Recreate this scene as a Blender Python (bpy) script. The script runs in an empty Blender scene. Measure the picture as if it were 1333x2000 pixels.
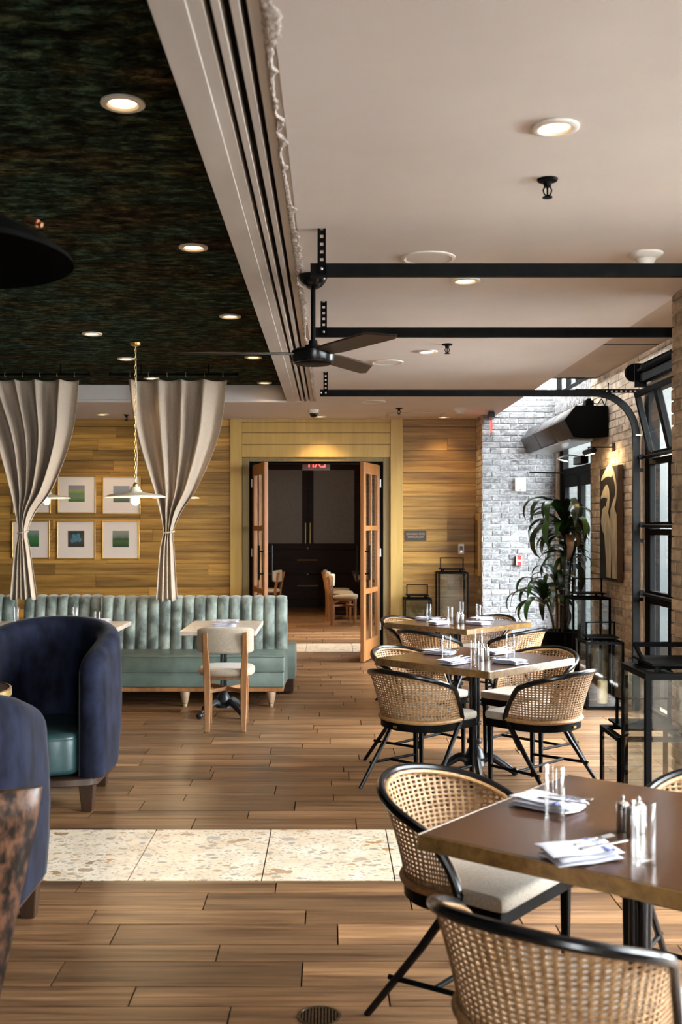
import bpy, bmesh, math, random
from mathutils import Vector, Matrix
random.seed(11)
R = math.radians
scene = bpy.context.scene
COL = scene.collection
FPX, CX0, CY0, EYE = 2080.0, 645.0, 1025.0, 1.6     # focal length in pixels, vanishing point, eye height

# ------------------------------------------------------------------ camera
cam_data = bpy.data.cameras.new('camera')
cam = bpy.data.objects.new('camera', cam_data); COL.objects.link(cam)
cam.location = (0, 0, EYE); cam.rotation_euler = (R(90), 0, 0)
cam_data.sensor_fit = 'AUTO'; cam_data.sensor_width = 36.0
cam_data.lens = FPX / 2000 * 36.0
cam_data.shift_x = (666.5 - CX0) / 2000
cam_data.shift_y = (CY0 - 1000) / 2000
cam_data.clip_start = 0.05; cam_data.clip_end = 200
cam_data.dof.use_dof = True; cam_data.dof.focus_distance = 7.0; cam_data.dof.aperture_fstop = 4.0
scene.camera = cam

# ------------------------------------------------------------------ sky and exposure
world = bpy.data.worlds.new('overcast_sky'); scene.world = world
world.use_nodes = True
bg = world.node_tree.nodes['Background']
bg.inputs[0].default_value = (0.92, 0.96, 1.0, 1); bg.inputs[1].default_value = 14.0
scene.view_settings.view_transform = 'Standard'; scene.view_settings.look = 'None'
scene.view_settings.gamma = 1.0; scene.view_settings.use_curve_mapping = False
scene.view_settings.exposure = 1.82
scene.cycles.use_denoising = True
scene.cycles.max_bounces = 10; scene.cycles.diffuse_bounces = 6; scene.cycles.glossy_bounces = 4
scene.cycles.transparent_max_bounces = 24; scene.cycles.transmission_bounces = 6
scene.cycles.sample_clamp_indirect = 8.0; scene.cycles.caustics_reflective = False; scene.cycles.caustics_refractive = False
scene.cycles.use_adaptive_sampling = True; scene.cycles.adaptive_threshold = 0.02

def portal(loc, rot, sx, sy):          # sampling guide in a window opening; gives off no light itself
    l = bpy.data.lights.new('window_portal', 'AREA'); l.shape = 'RECTANGLE'; l.size = sx; l.size_y = sy
    l.cycles.is_portal = True
    o = bpy.data.objects.new('window_portal', l); COL.objects.link(o); o.location = loc; o.rotation_euler = rot
portal((2.82, 7.65, 1.35), (0, R(90), 0), 2.7, 2.8)
portal((2.82, 3.30, 1.35), (0, R(90), 0), 2.7, 2.8)
portal((2.76, 11.71, 1.28), (0, R(90), 0), 2.5, 1.7)
portal((2.34, 11.6, 4.22), (0, 0, 0), 0.7, 1.9)
portal((2.75, 11.6, 3.65), (0, R(90), 0), 1.0, 1.9)
portal((1.55, -3.95, 1.4), (R(90), 0, 0), 1.1, 2.6)
portal((2.52, 16.5, 1.5), (0, R(90), 0), 2.2, 2.6)

# ------------------------------------------------------------------ mesh helpers
def on_plane(px, py, z):
    """point of the photograph that lies on the horizontal plane of height z -> (x, y)"""
    d = FPX * (z - EYE) / (CY0 - py)
    return ((px - CX0) * d / FPX, d)

def smooth_path(pts, n=6, closed=False):
    P = [Vector(p) for p in pts]; out = []
    m = len(P)
    rng = range(m if closed else m - 1)
    for i in rng:
        p1, p2 = P[i], P[(i + 1) % m]
        p0 = P[(i - 1) % m] if (closed or i > 0) else p1 * 2 - p2
        p3 = P[(i + 2) % m] if (closed or i < m - 2) else p2 * 2 - p1
        for k in range(n):
            t = k / n
            out.append(0.5 * ((2 * p1) + (p2 - p0) * t + (2 * p0 - 5 * p1 + 4 * p2 - p3) * t * t + (3 * p1 - p0 - 3 * p2 + p3) * t ** 3))
    if not closed: out.append(P[-1])
    return out

class MB:
    def __init__(s): s.v = []; s.f = []
    def add(s, vs, fs, M=None):
        b = len(s.v)
        for p in vs:
            p = Vector(p)
            if M is not None: p = M @ p
            s.v.append(p)
        for f in fs: s.f.append([i + b for i in f])
        return s
    def box(s, x0, x1, y0, y1, z0, z1, M=None):
        return s.add([(x0,y0,z0),(x1,y0,z0),(x1,y1,z0),(x0,y1,z0),(x0,y0,z1),(x1,y0,z1),(x1,y1,z1),(x0,y1,z1)],
              [(0,3,2,1),(4,5,6,7),(0,1,5,4),(1,2,6,5),(2,3,7,6),(3,0,4,7)], M)
    def taper(s, cx, cy, z0, z1, w0, w1, d0=None, d1=None, ox=0, oy=0, M=None):
        d0 = w0 if d0 is None else d0; d1 = w1 if d1 is None else d1
        v = []
        for (z, w, d, x, y) in ((z0, w0, d0, cx, cy), (z1, w1, d1, cx + ox, cy + oy)):
            v += [(x-w/2,y-d/2,z),(x+w/2,y-d/2,z),(x+w/2,y+d/2,z),(x-w/2,y+d/2,z)]
        return s.add(v, [(0,3,2,1),(4,5,6,7),(0,1,5,4),(1,2,6,5),(2,3,7,6),(3,0,4,7)], M)
    def tube(s, pts, r, n=8, closed=False, M=None, squash=1.0):
        P = [Vector(p) for p in pts]; m = len(P)
        rr = r if isinstance(r, (list, tuple)) else [r] * m
        T = []
        for i in range(m):
            a = P[(i-1) % m] if (closed or i > 0) else P[i]
            b = P[(i+1) % m] if (closed or i < m-1) else P[i]
            t = b - a
            T.append(t.normalized() if t.length > 1e-9 else Vector((0,0,1)))
        up = Vector((0,0,1)) if abs(T[0].z) < 0.9 else Vector((1,0,0))
        N = (up - T[0] * up.dot(T[0])).normalized()
        vs = []
        for i in range(m):
            N = N - T[i] * N.dot(T[i])
            if N.length < 1e-6: N = T[i].orthogonal()
            N.normalize(); B = T[i].cross(N)
            for k in range(n):
                a = 2 * math.pi * k / n
                vs.append(P[i] + (N * math.cos(a) + B * math.sin(a) * squash) * rr[i])
        fs = []
        for i in range(m if closed else m - 1):
            j = (i + 1) % m
            for k in range(n):
                l = (k + 1) % n
                fs.append((i*n+k, i*n+l, j*n+l, j*n+k))
        if not closed:
            fs.append(tuple(range(n))[::-1]); fs.append(tuple((m-1)*n+k for k in range(n)))
        return s.add(vs, fs, M)
    def lathe(s, prof, n=24, M=None, c=(0,0)):
        vs = []; fs = []; m = len(prof)
        for (r, z) in prof:
            for k in range(n):
                a = 2*math.pi*k/n
                vs.append((c[0]+max(r,1e-5)*math.cos(a), c[1]+max(r,1e-5)*math.sin(a), z))
        for i in range(m-1):
            for k in range(n):
                l = (k+1) % n
                fs.append((i*n+k, i*n+l, (i+1)*n+l, (i+1)*n+k))
        return s.add(vs, fs, M)
    def cyl(s, c, r, z0, z1, n=16, M=None, r1=None):
        r1 = r if r1 is None else r1
        return s.lathe([(0,z0),(r,z0),(r1,z1),(0,z1)], n, M, c)
    def prism(s, poly, z0, z1, M=None, rnd=0.0, seg=3, rim_only_top=False):
        """vertical prism over polygon poly [(x,y)], optional rounded rims"""
        cx = sum(p[0] for p in poly)/len(poly); cy = sum(p[1] for p in poly)/len(poly)
        size = max(max(abs(p[0]-cx) for p in poly), max(abs(p[1]-cy) for p in poly))
        n = len(poly); rings = []
        def ring(off, z):
            k = 1 - off/size
            rings.append([(cx+(p[0]-cx)*k, cy+(p[1]-cy)*k, z) for p in poly])
        if rnd <= 0: ring(0, z0); ring(0, z1)
        else:
            if rim_only_top: ring(0, z0)
            else:
                for i in range(seg+1):
                    a = math.pi/2*i/seg; ring(rnd*(1-math.sin(a)), z0+rnd*(1-math.cos(a)))
            for i in range(seg+1):
                a = math.pi/2*i/seg; ring(rnd*(1-math.cos(a)), z1-rnd*(1-math.sin(a)))
        vs = [p for r in rings for p in r]; fs = []
        for i in range(len(rings)-1):
            for k in range(n):
                l = (k+1) % n
                fs.append((i*n+k, i*n+l, (i+1)*n+l, (i+1)*n+k))
        fs.append(tuple(range(n))[::-1]); fs.append(tuple((len(rings)-1)*n+k for k in range(n)))
        return s.add(vs, fs, M)
    def ball(s, c, r, n=12, m=8, sz=1.0, M=None):
        prof = [(r*math.sin(math.pi*i/m), -r*sz*math.cos(math.pi*i/m)) for i in range(m+1)]
        T = Matrix.Translation(c)
        return s.lathe(prof, n, (M @ T) if M is not None else T)
    def mesh(s, name, bevel=0.0, seg=1, smooth=True, fix=True, angle=35):
        me = bpy.data.meshes.new(name)
        me.from_pydata([tuple(p) for p in s.v], [], s.f); me.update()
        if fix or bevel > 0:
            bm = bmesh.new(); bm.from_mesh(me)
            if fix:
                bmesh.ops.remove_doubles(bm, verts=bm.verts, dist=1e-5)
                bmesh.ops.recalc_face_normals(bm, faces=bm.faces)
            if bevel > 0:
                es = [e for e in bm.edges if len(e.link_faces) == 2 and e.calc_face_angle(0) > R(40)]
                bmesh.ops.bevel(bm, geom=es, offset=bevel, segments=seg, profile=0.5, affect='EDGES', clamp_overlap=True)
            bm.to_mesh(me); bm.free()
        if smooth:
            me.shade_smooth(); me.set_sharp_from_angle(angle=R(angle))
        return me
    def build(s, name, mat, parent=None, **kw):
        return link(name, s.mesh(name, **kw), mat, parent)

def link(name, me, mat=None, parent=None):
    if mat is not None and not me.materials: me.materials.append(mat)
    o = bpy.data.objects.new(name, me); COL.objects.link(o)
    if parent is not None: o.parent = parent
    return o
def tag(o, label, cat, group=None):
    o['label'] = label; o['category'] = cat
    if group: o['group'] = group
    return o
def thing(name, label, cat, loc=(0,0,0), rz=0.0, group=None):
    o = bpy.data.objects.new(name, None); COL.objects.link(o)
    o.location = loc; o.rotation_euler = (0, 0, rz); o.empty_display_size = 0.1
    return tag(o, label, cat, group)
def structure(o): o['kind'] = 'structure'; return o
def stuff(o): o['kind'] = 'stuff'; return o
def copy_tree(o, parent=None):
    c = o.copy(); COL.objects.link(c)
    if parent is not None: c.parent = parent
    for ch in list(o.children): copy_tree(ch, c)
    return c
def place(o, loc, rz=0.0, label=None):
    o.location = loc; o.rotation_euler = (0, 0, rz)
    if label: o['label'] = label
    return o
def Tm(loc=(0,0,0), rz=0, rx=0, ry=0):
    return Matrix.Translation(loc) @ Matrix.Rotation(rz,4,'Z') @ Matrix.Rotation(ry,4,'Y') @ Matrix.Rotation(rx,4,'X')
def text_mesh(txt, size, name='lettering', depth=0.001):
    cu = bpy.data.curves.new('t', 'FONT'); cu.body = txt; cu.size = size; cu.align_x = 'CENTER'; cu.align_y = 'CENTER'
    cu.extrude = depth; cu.resolution_u = 3; cu.space_line = 0.95
    ob = bpy.data.objects.new('t', cu); COL.objects.link(ob)
    dg = bpy.context.evaluated_depsgraph_get(); dg.update()
    me = bpy.data.meshes.new_from_object(ob.evaluated_get(dg)); me.name = name
    bpy.data.objects.remove(ob); bpy.data.curves.remove(cu)
    me.materials.clear()
    return me
def superellipse(rx, ry, n=32, p=4.0, c=(0,0)):
    out = []
    for k in range(n):
        a = 2*math.pi*k/n; ca, sa = math.cos(a), math.sin(a)
        out.append((c[0]+rx*math.copysign(abs(ca)**(2/p), ca), c[1]+ry*math.copysign(abs(sa)**(2/p), sa)))
    return out

# ------------------------------------------------------------------ materials
class NT:
    def __init__(s, name):
        s.m = bpy.data.materials.new(name); s.m.use_nodes = True
        s.t = s.m.node_tree; s.b = s.t.nodes['Principled BSDF']; s.out = s.t.nodes['Material Output']
    def n(s, typ, **kw):
        x = s.t.nodes.new(typ)
        for k, v in kw.items(): setattr(x, k, v)
        return x
    def l(s, a, b): s.t.links.new(a, b)
    def setb(s, **kw):
        names = dict(rough='Roughness', metal='Metallic', spec='Specular IOR Level', coat='Coat Weight', coatr='Coat Roughness',
                     sheen='Sheen Weight', sheenr='Sheen Roughness', trans='Transmission Weight', ior='IOR', alpha='Alpha', sss='Subsurface Weight')
        for k, v in kw.items(): s.b.inputs[names[k]].default_value = v
    def coords(s, kind='world', scale=(1,1,1), rnd=0.0, rot=(0,0,0)):
        if kind == 'world': src = s.n('ShaderNodeNewGeometry').outputs['Position']
        else: src = s.n('ShaderNodeTexCoord').outputs['Object']
        if rnd:
            oi = s.n('ShaderNodeObjectInfo'); ge = s.n('ShaderNodeNewGeometry')
            a = s.n('ShaderNodeMath', operation='ADD'); s.l(oi.outputs['Random'], a.inputs[0]); s.l(ge.outputs['Random Per Island'], a.inputs[1])
            mu = s.n('ShaderNodeMath', operation='MULTIPLY'); s.l(a.outputs[0], mu.inputs[0]); mu.inputs[1].default_value = rnd
            va = s.n('ShaderNodeVectorMath', operation='ADD'); s.l(src, va.inputs[0]); s.l(mu.outputs[0], va.inputs[1]); src = va.outputs[0]
        mp = s.n('ShaderNodeMapping'); mp.inputs['Scale'].default_value = scale; mp.inputs['Rotation'].default_value = rot
        s.l(src, mp.inputs[0]); return mp.outputs[0]
    def noise(s, vec, scale=5, detail=4, rough=.55, dist=0.0):
        x = s.n('ShaderNodeTexNoise'); x.inputs['Scale'].default_value = scale; x.inputs['Detail'].default_value = detail
        x.inputs['Roughness'].default_value = rough; x.inputs['Distortion'].default_value = dist
        s.l(vec, x.inputs['Vector']); return x.outputs[0]
    def ramp(s, fac, stops):
        x = s.n('ShaderNodeValToRGB'); e = x.color_ramp.elements
        while len(e) < len(stops): e.new(0.5)
        for i, (p, c) in enumerate(stops): e[i].position = p; e[i].color = (*c, 1)
        s.l(fac, x.inputs[0]); return x.outputs[0]
    def mix(s, fac, a, b, mode='MIX'):
        x = s.n('ShaderNodeMix', data_type='RGBA', blend_type=mode)
        for sock, v in ((x.inputs[0], fac), (x.inputs[6], a), (x.inputs[7], b)):
            if hasattr(v, 'links'): s.l(v, sock)
            elif isinstance(v, (int, float)): sock.default_value = v
            else: sock.default_value = (*v, 1)
        return x.outputs[2]
    def rand_tone(s, col, lo=.8, hi=1.15):
        oi = s.n('ShaderNodeObjectInfo'); ge = s.n('ShaderNodeNewGeometry')
        a = s.n('ShaderNodeMath', operation='ADD'); s.l(oi.outputs['Random'], a.inputs[0]); s.l(ge.outputs['Random Per Island'], a.inputs[1])
        fr = s.n('ShaderNodeMath', operation='FRACT'); s.l(a.outputs[0], fr.inputs[0])
        mr = s.n('ShaderNodeMapRange'); s.l(fr.outputs[0], mr.inputs[0]); mr.inputs[3].default_value = lo; mr.inputs[4].default_value = hi
        x = s.n('ShaderNodeVectorMath', operation='SCALE')
        s.l(col, x.inputs[0]); s.l(mr.outputs[0], x.inputs['Scale']); return x.outputs[0]
    def color(s, c):
        if hasattr(c, 'links'): s.l(c, s.b.inputs['Base Color'])
        else: s.b.inputs['Base Color'].default_value = (*c, 1)
    def bump(s, h, strength=.3, dist=.01):
        x = s.n('ShaderNodeBump'); x.inputs['Strength'].default_value = strength; x.inputs['Distance'].default_value = dist
        s.l(h, x.inputs['Height']); s.l(x.outputs[0], s.b.inputs['Normal'])

def mat(name, c1, c2=None, scale=(8,8,8), rough=.5, metal=0.0, bump=0.0, bdist=.003, rnd=None, kind='world', detail=4, lohi=(.35,.65), **kw):
    t = NT(name); t.setb(rough=rough, metal=metal, **kw)
    if c2 is None: t.color(c1)
    else:
        v = t.coords(kind, scale, rnd=(7.3 if rnd else 0))
        nz = t.noise(v, 1.0, detail)
        c = t.ramp(nz, [(lohi[0], c1), (lohi[1], c2)])
        if rnd: c = t.rand_tone(c, *rnd)
        t.color(c)
        if bump: t.bump(nz, bump, bdist)
    return t.m
def wood(name, c1, c2, scale, rough=.45, rnd=None, bump=.15, rot=(0,0,0), kind='world', streak=.5, **kw):
    t = NT(name); t.setb(rough=rough, **kw)
    v = t.coords(kind, scale, rnd=9.7 if rnd else 0, rot=rot)
    a = t.noise(v, 1.0, 6, .65, .4); v2 = t.coords(kind, tuple(q*.18 for q in scale), rnd=5.1 if rnd else 0, rot=rot)
    b = t.noise(v2, 1.0, 3)
    c = t.ramp(a, [(.3, c1), (.7, c2)])
    dk = t.ramp(b, [(.3, (1-streak,)*3), (.65, (1.08,)*3)])
    c = t.mix(1.0, c, dk, 'MULTIPLY')
    if rnd: c = t.rand_tone(c, *rnd)
    t.color(c); t.bump(a, bump, .002); return t.m
def emit(name, c, s, base=(.8,.8,.8)):
    t = NT(name); t.color(base); t.b.inputs['Emission Color'].default_value = (*c,1); t.b.inputs['Emission Strength'].default_value = s; return t.m
def glass(name, tint=(.96,.98,.97), f0=.06, edge=.75, rough=0.0):
    """thin clear pane: transmits straight through, reflects more at grazing angles"""
    t = NT(name); t.t.nodes.remove(t.b)
    tr = t.n('ShaderNodeBsdfTransparent'); tr.inputs[0].default_value = (*tint,1)
    gl = t.n('ShaderNodeBsdfGlossy'); gl.inputs['Roughness'].default_value = rough
    lw = t.n('ShaderNodeLayerWeight'); lw.inputs[0].default_value = .25
    mr = t.n('ShaderNodeMapRange'); t.l(lw.outputs['Facing'], mr.inputs[0])
    pw = t.n('ShaderNodeMath', operation='POWER'); t.l(lw.outputs['Facing'], pw.inputs[0]); pw.inputs[1].default_value = 2.2
    t.l(pw.outputs[0], mr.inputs[0]); mr.inputs[3].default_value = f0; mr.inputs[4].default_value = edge
    ms = t.n('ShaderNodeMixShader'); t.l(mr.outputs[0], ms.inputs[0]); t.l(tr.outputs[0], ms.inputs[1]); t.l(gl.outputs[0], ms.inputs[2])
    t.l(ms.outputs[0], t.out.inputs[0]); return t.m

K = {}
K['plaster'] = mat('plaster', (.66,.595,.555), (.71,.645,.605), (1.5,1.5,1.5), rough=.9, bump=.04)
K['rough_plaster'] = mat('rough_plaster', (.36,.32,.29), (.64,.58,.54), (40,40,40), rough=.95, bump=.6, bdist=.01)
K['strip'] = mat('strip_paint', (.52,.47,.43), (.58,.53,.48), (6,2,6), rough=.7)
K['beige_ceiling'] = mat('beige_ceiling', (.44,.36,.28), (.50,.41,.32), (2,2,2), rough=.9)
K['black'] = mat('black_paint', (.003,.003,.003), rough=.6, spec=.03)
K['black_gloss'] = mat('black_lacquer', (.004,.004,.005), rough=.24, spec=.35)
K['black_steel'] = mat('black_steel', (.003,.003,.003), (.006,.006,.006), (20,20,20), rough=.45, spec=.05)
K['cast_iron'] = mat('cast_iron', (.010,.011,.013), (.022,.024,.028), (40,40,40), rough=.33, metal=.3, bump=.2)
K['grout'] = mat('grout', (.006,.005,.004), rough=.95, spec=.02)
K['plank'] = wood('floor_plank', (.095,.038,.013), (.45,.245,.115), (1.7,36,36), rough=.36, rnd=(.66,1.18), bump=.12, streak=.6)
def terrazzo():
    t = NT('terrazzo'); t.setb(rough=.32)
    base = t.ramp(t.noise(t.coords('world', (6,6,6)), 1.0, 3), [(.35, (.70,.56,.40)), (.7, (.86,.76,.61))])
    def chips(scale, thr, edge, seed, stops):
        v = t.coords('world', (scale*.75, scale, scale), rot=(0,0,seed))
        w = t.noise(v, 1.6, 2); va = t.n('ShaderNodeVectorMath', operation='ADD'); t.l(v, va.inputs[0])
        sc = t.n('ShaderNodeVectorMath', operation='SCALE'); t.l(w, sc.inputs[0]); sc.inputs['Scale'].default_value = .8; t.l(sc.outputs[0], va.inputs[1])
        vo = t.n('ShaderNodeTexVoronoi'); vo.inputs['Scale'].default_value = 1.0; t.l(va.outputs[0], vo.inputs['Vector'])
        sp = t.n('ShaderNodeSeparateColor'); t.l(vo.outputs['Color'], sp.inputs[0])
        g = t.n('ShaderNodeMath', operation='GREATER_THAN'); t.l(sp.outputs[0], g.inputs[0]); g.inputs[1].default_value = thr
        ls = t.n('ShaderNodeMath', operation='LESS_THAN'); t.l(vo.outputs['Distance'], ls.inputs[0]); ls.inputs[1].default_value = edge
        m = t.n('ShaderNodeMath', operation='MULTIPLY'); t.l(g.outputs[0], m.inputs[0]); t.l(ls.outputs[0], m.inputs[1])
        return m.outputs[0], t.ramp(sp.outputs[1], stops)
    m1, c1 = chips(26, .62, .42, .3, [(0,(.58,.44,.30)), (.3,(.30,.26,.22)), (.5,(.78,.70,.60)), (.7,(.48,.26,.09)), (1,(.36,.33,.30))])
    m2, c2 = chips(75, .5, .45, 1.1, [(0,(.50,.36,.22)), (.4,(.74,.65,.54)), (.7,(.28,.22,.17)), (1,(.60,.48,.34))])
    m3, c3 = chips(11, .86, .33, 2.0, [(0,(.45,.40,.35)), (.5,(.42,.22,.07)), (1,(.24,.22,.20))])
    c = t.mix(m2, base, c2); c = t.mix(m1, c, c1); c = t.mix(m3, c, c3)
    t.color(c); return t.m
K['terrazzo'] = terrazzo()
def wallpaper():
    t = NT('moss_wallpaper'); t.setb(rough=.85, spec=.04)
    v = t.coords('world', (9,17,9)); a = t.noise(v, 1.0, 9, .78, .35)
    b = t.noise(t.coords('world', (1.7,2.6,1.7)), 1.0, 4, .6)
    hue = t.ramp(b, [(.30,(.085,.050,.030)), (.44,(.048,.046,.020)), (.56,(.030,.062,.042)), (.70,(.070,.062,.026))])
    sh = t.ramp(a, [(.41,(.02,.02,.02)), (.52,(.55,.55,.55)), (.64,(2.6,2.6,2.6))])
    t.color(t.mix(1.0, hue, sh, 'MULTIPLY')); t.bump(a, .5, .02); return t.m
K['wallpaper'] = wallpaper()
K['wall_plank'] = wood('wall_plank', (.25,.105,.012), (.60,.345,.072), (1.3,34,26), rough=.5, rnd=(.70,1.12), bump=.12, streak=.62)
K['wall_trim'] = wood('wall_trim', (.47,.300,.078), (.55,.365,.11), (20,20,1.4), rough=.5, bump=.06, streak=.12)
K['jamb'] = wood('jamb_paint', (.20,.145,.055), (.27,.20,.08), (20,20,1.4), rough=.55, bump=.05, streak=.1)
K['door_wood'] = wood('door_wood', (.26,.095,.028), (.46,.20,.065), (26,26,1.6), rough=.4, bump=.1, streak=.3)
K['dark_wood'] = wood('dark_wood', (.020,.008,.004), (.048,.020,.010), (3,26,26), rough=.5, bump=.08, streak=.3, spec=.2)
K['table_wood'] = wood('table_wood', (.050,.020,.008), (.100,.043,.017), (3,30,30), rough=.22, kind='object', bump=.04, streak=.25, spec=.38)
K['oak'] = wood('oak', (.19,.075,.021), (.36,.165,.054), (30,30,2.2), rough=.45, kind='object', bump=.1, streak=.25)
K['walnut_leg'] = wood('walnut_leg', (.016,.007,.0035), (.055,.025,.011), (26,26,3), rough=.4, kind='object', bump=.1, streak=.3)
K['leg_turned'] = wood('turned_leg', (.26,.16,.09), (.48,.34,.22), (30,30,4), rough=.45, kind='object', bump=.1, streak=.2)
def brick(name, lo, mid, hi, whitewash):
    t = NT(name); t.setb(rough=.92)
    v = t.coords('world', (9,9,16), rnd=4.3); a = t.noise(v, 1.0, 5, .65)
    b = t.noise(t.coords('world', (34,34,60), rnd=3.1), 1.0, 3, .6)
    c = t.ramp(a, [(.3, lo), (.5, mid), (.72, hi)])
    c = t.rand_tone(c, .72, 1.22)
    w = t.ramp(b, [(.48, (0,0,0)), (.66, (1,1,1))])
    sp = t.n('ShaderNodeSeparateColor'); t.l(w, sp.inputs[0])
    m = t.n('ShaderNodeMath', operation='MULTIPLY'); t.l(sp.outputs[0], m.inputs[0]); m.inputs[1].default_value = whitewash
    c = t.mix(m.outputs[0], c, tuple(min(.74, q*1.6) for q in hi)); t.color(c); t.bump(b, .5, .006); return t.m
K['brick_white'] = brick('whitewashed_brick', (.055,.058,.064), (.165,.168,.175), (.31,.312,.32), .55)
K['brick_warm_lit'] = brick('warm_lit_brick', (.27,.205,.145), (.50,.40,.295), (.68,.57,.44), .15)  # same brick as the far wall, warm light mixed into its colour
K['mortar_white'] = mat('white_mortar', (.36,.36,.365), (.46,.46,.46), (30,30,30), rough=.95, bump=.4)
K['mortar_warm_lit'] = mat('warm_lit_mortar', (.54,.455,.36), (.66,.575,.475), (30,30,30), rough=.95, bump=.4)  # tan tone carries the warm light on the right-hand masonry
K['pane'] = glass('window_pane', (.97,.985,.98), .05, .55)
K['frost'] = mat('frosted_glass', (.30,.255,.21), (.38,.33,.28), (60,60,60), rough=.6, spec=.2)
K['lantern_glass'] = glass('lantern_glass', (.93,.95,.95), .06, .5)
K['tumbler'] = glass('tumbler_glass', (.985,.99,.99), .05, .95, .04)
K['brass'] = mat('brass', (.80,.50,.16), rough=.28, metal=1.0)
K['brass_edge'] = mat('brass_edge', (.55,.36,.15), (.75,.52,.24), (12,12,12), rough=.42, metal=.85)
K['edge_wood'] = wood('table_edge', (.085,.042,.012), (.24,.135,.040), (20,20,20), rough=.26, spec=.8, kind='object', bump=.04, streak=.2, coat=.3, coatr=.2)
K['copper'] = mat('copper', (.85,.42,.24), rough=.3, metal=1.0)
K['steel'] = mat('brushed_steel', (.55,.54,.52), rough=.28, metal=1.0)
K['white_plastic'] = mat('white_plastic', (.72,.68,.62), rough=.5)
K['white_enamel'] = mat('cream_enamel', (.80,.74,.60), rough=.3)
K['gold_frame'] = mat('gold_frame', (.62,.38,.11), rough=.38, metal=.9)
K['mat_board'] = mat('mat_board', (.62,.55,.50), rough=.9)
K['velvet_green'] = mat('green_velvet', (.065,.086,.074), (.29,.335,.30), (9,9,6), rough=.7, sheen=.5, sheenr=.4, detail=5, lohi=(.38,.66))
K['leather_green'] = mat('green_leather', (.105,.14,.12), (.14,.185,.157), (10,10,10), rough=.36, bump=.05)
K['velvet_navy'] = mat('navy_velvet', (.003,.0036,.009), (.012,.0145,.033), (12,12,7), rough=.85, spec=.15, sheen=.12, sheenr=.3, kind='object')
K['leather_teal'] = mat('teal_leather', (.014,.040,.044), (.022,.058,.062), (14,14,14), rough=.32, bump=.08, kind='object')
K['leather_brown'] = mat('brown_leather', (.006,.003,.0015), (.11,.048,.025), (38,38,20), rough=.36, spec=.4, bump=.35, kind='object', detail=7, lohi=(.42,.62))
K['fabric'] = mat('linen_upholstery', (.29,.235,.17), (.41,.345,.265), (170,170,170), rough=.9, bump=.3, kind='object', sheen=.2)
K['seat_fabric'] = mat('grey_linen', (.36,.31,.245), (.47,.41,.335), (120,120,120), rough=.85, bump=.15, kind='object', sheen=.2)
K['cane'] = mat('cane', (.21,.105,.040), (.42,.255,.125), (60,60,60), rough=.55, kind='object')
K['cane_border'] = mat('cane_border', (.30,.155,.058), (.50,.29,.125), (90,90,160), rough=.5, kind='object', bump=.3)
K['curtain'] = mat('linen_curtain', (.40,.315,.24), (.49,.40,.315), (260,260,60), rough=.95, bump=.15)
K['napkin'] = mat('napkin', (.54,.54,.62), (.66,.66,.74), (30,30,30), rough=.9)
K['napkin_stripe'] = mat('napkin_stripe', (.10,.15,.42), rough=.9)
K['stone_top'] = mat('stone_table_top', (.50,.42,.34), (.66,.57,.48), (14,14,14), rough=.3)
K['leaf'] = mat('dracaena_leaf', (.006,.016,.004), (.020,.062,.010), (6,6,6), rough=.38, rnd=(.5,1.5))
K['leaf_brown'] = mat('dry_leaf', (.030,.018,.006), (.085,.035,.008), (6,6,6), rough=.5)
K['stem'] = mat('plant_stem', (.06,.045,.03), (.10,.08,.05), (20,20,60), rough=.8)
K['soil'] = mat('soil', (.02,.014,.01), (.035,.025,.018), (60,60,60), rough=.95)
K['wax'] = mat('candle_wax', (.66,.50,.28), (.76,.60,.36), (30,30,30), rough=.6, sss=.1)
K['red'] = emit('exit_red', (1,.06,.05), 1.4, (.6,.04,.03))
K['red_plastic'] = mat('red_plastic', (.30,.015,.012), rough=.4)
K['sign_black'] = mat('sign_black', (.018,.014,.012), rough=.4)
K['sign_letter'] = mat('sign_letter', (.34,.22,.13), rough=.5)
K['dark_wall'] = mat('dark_green_wall', (.05,.055,.045), (.06,.065,.05), (3,3,3), rough=.85)
K['exterior'] = mat('darkened_stucco', (.028,.031,.031), (.052,.054,.052), (.6,.6,.9), rough=.95, spec=.05)  # outside wall coloured dark to hold down the brightness of the panes
K['pavement'] = mat('pavement', (.60,.59,.56), (.70,.69,.66), (2,2,2), rough=.9)
K['lamp_warm'] = emit('warm_lamp', (1.0,.62,.26), 1.9)
K['bulb'] = emit('bulb', (1.0,.74,.42), 3.0)
# ================================================================== THE SETTING
XL, XR = -6.0, 2.66            # left wall, right wall plane
YB, YF = -4.0, 13.1            # wall behind the camera, far wooden wall
ZC, ZT = 2.90, 3.08            # main ceiling, dark tray ceiling

# ---- floor: dark bed with wood-look planks and two terrazzo bands
def unit_plank():
    mb = MB(); c = .5
    v = [(-c,-c,-1),(c,-c,-1),(c,c,-1),(-c,c,-1)]
    mb.box(-.5,.5,-.5,.5,-1,0)
    return mb.mesh('plank', smooth=False)
floor = structure(MB().box(XL-.2, 9.5, YB-.2, 21.6, -.10, -.012).build('floor', K['grout'], smooth=False))
plank_me = unit_plank(); plank_me.materials.append(K['plank'])
tile_me = unit_plank(); tile_me.name = 'tile'; tile_me.materials.append(K['terrazzo'])
rest = MB(); rest_t = MB()
LEN, W1, W2, GAP = .872, .155, .21, .006
OFFS = [-.24,-.53,-.10,.03,-.42,-.10,.20,-.33]
def floor_piece(x0, x1, y0, y1, me, acc, single):
    if x1 - x0 < .02: return
    if single:
        o = link(me.name, me, None, floor)
        o.location = ((x0+x1)/2, (y0+y1)/2, random.uniform(-.0006, .0002)); o.scale = (x1-x0-GAP, y1-y0-GAP, .012)
    else:
        acc.box(x0+GAP/2, x1-GAP/2, y0+GAP/2, y1-GAP/2, -.012, 0)
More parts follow.
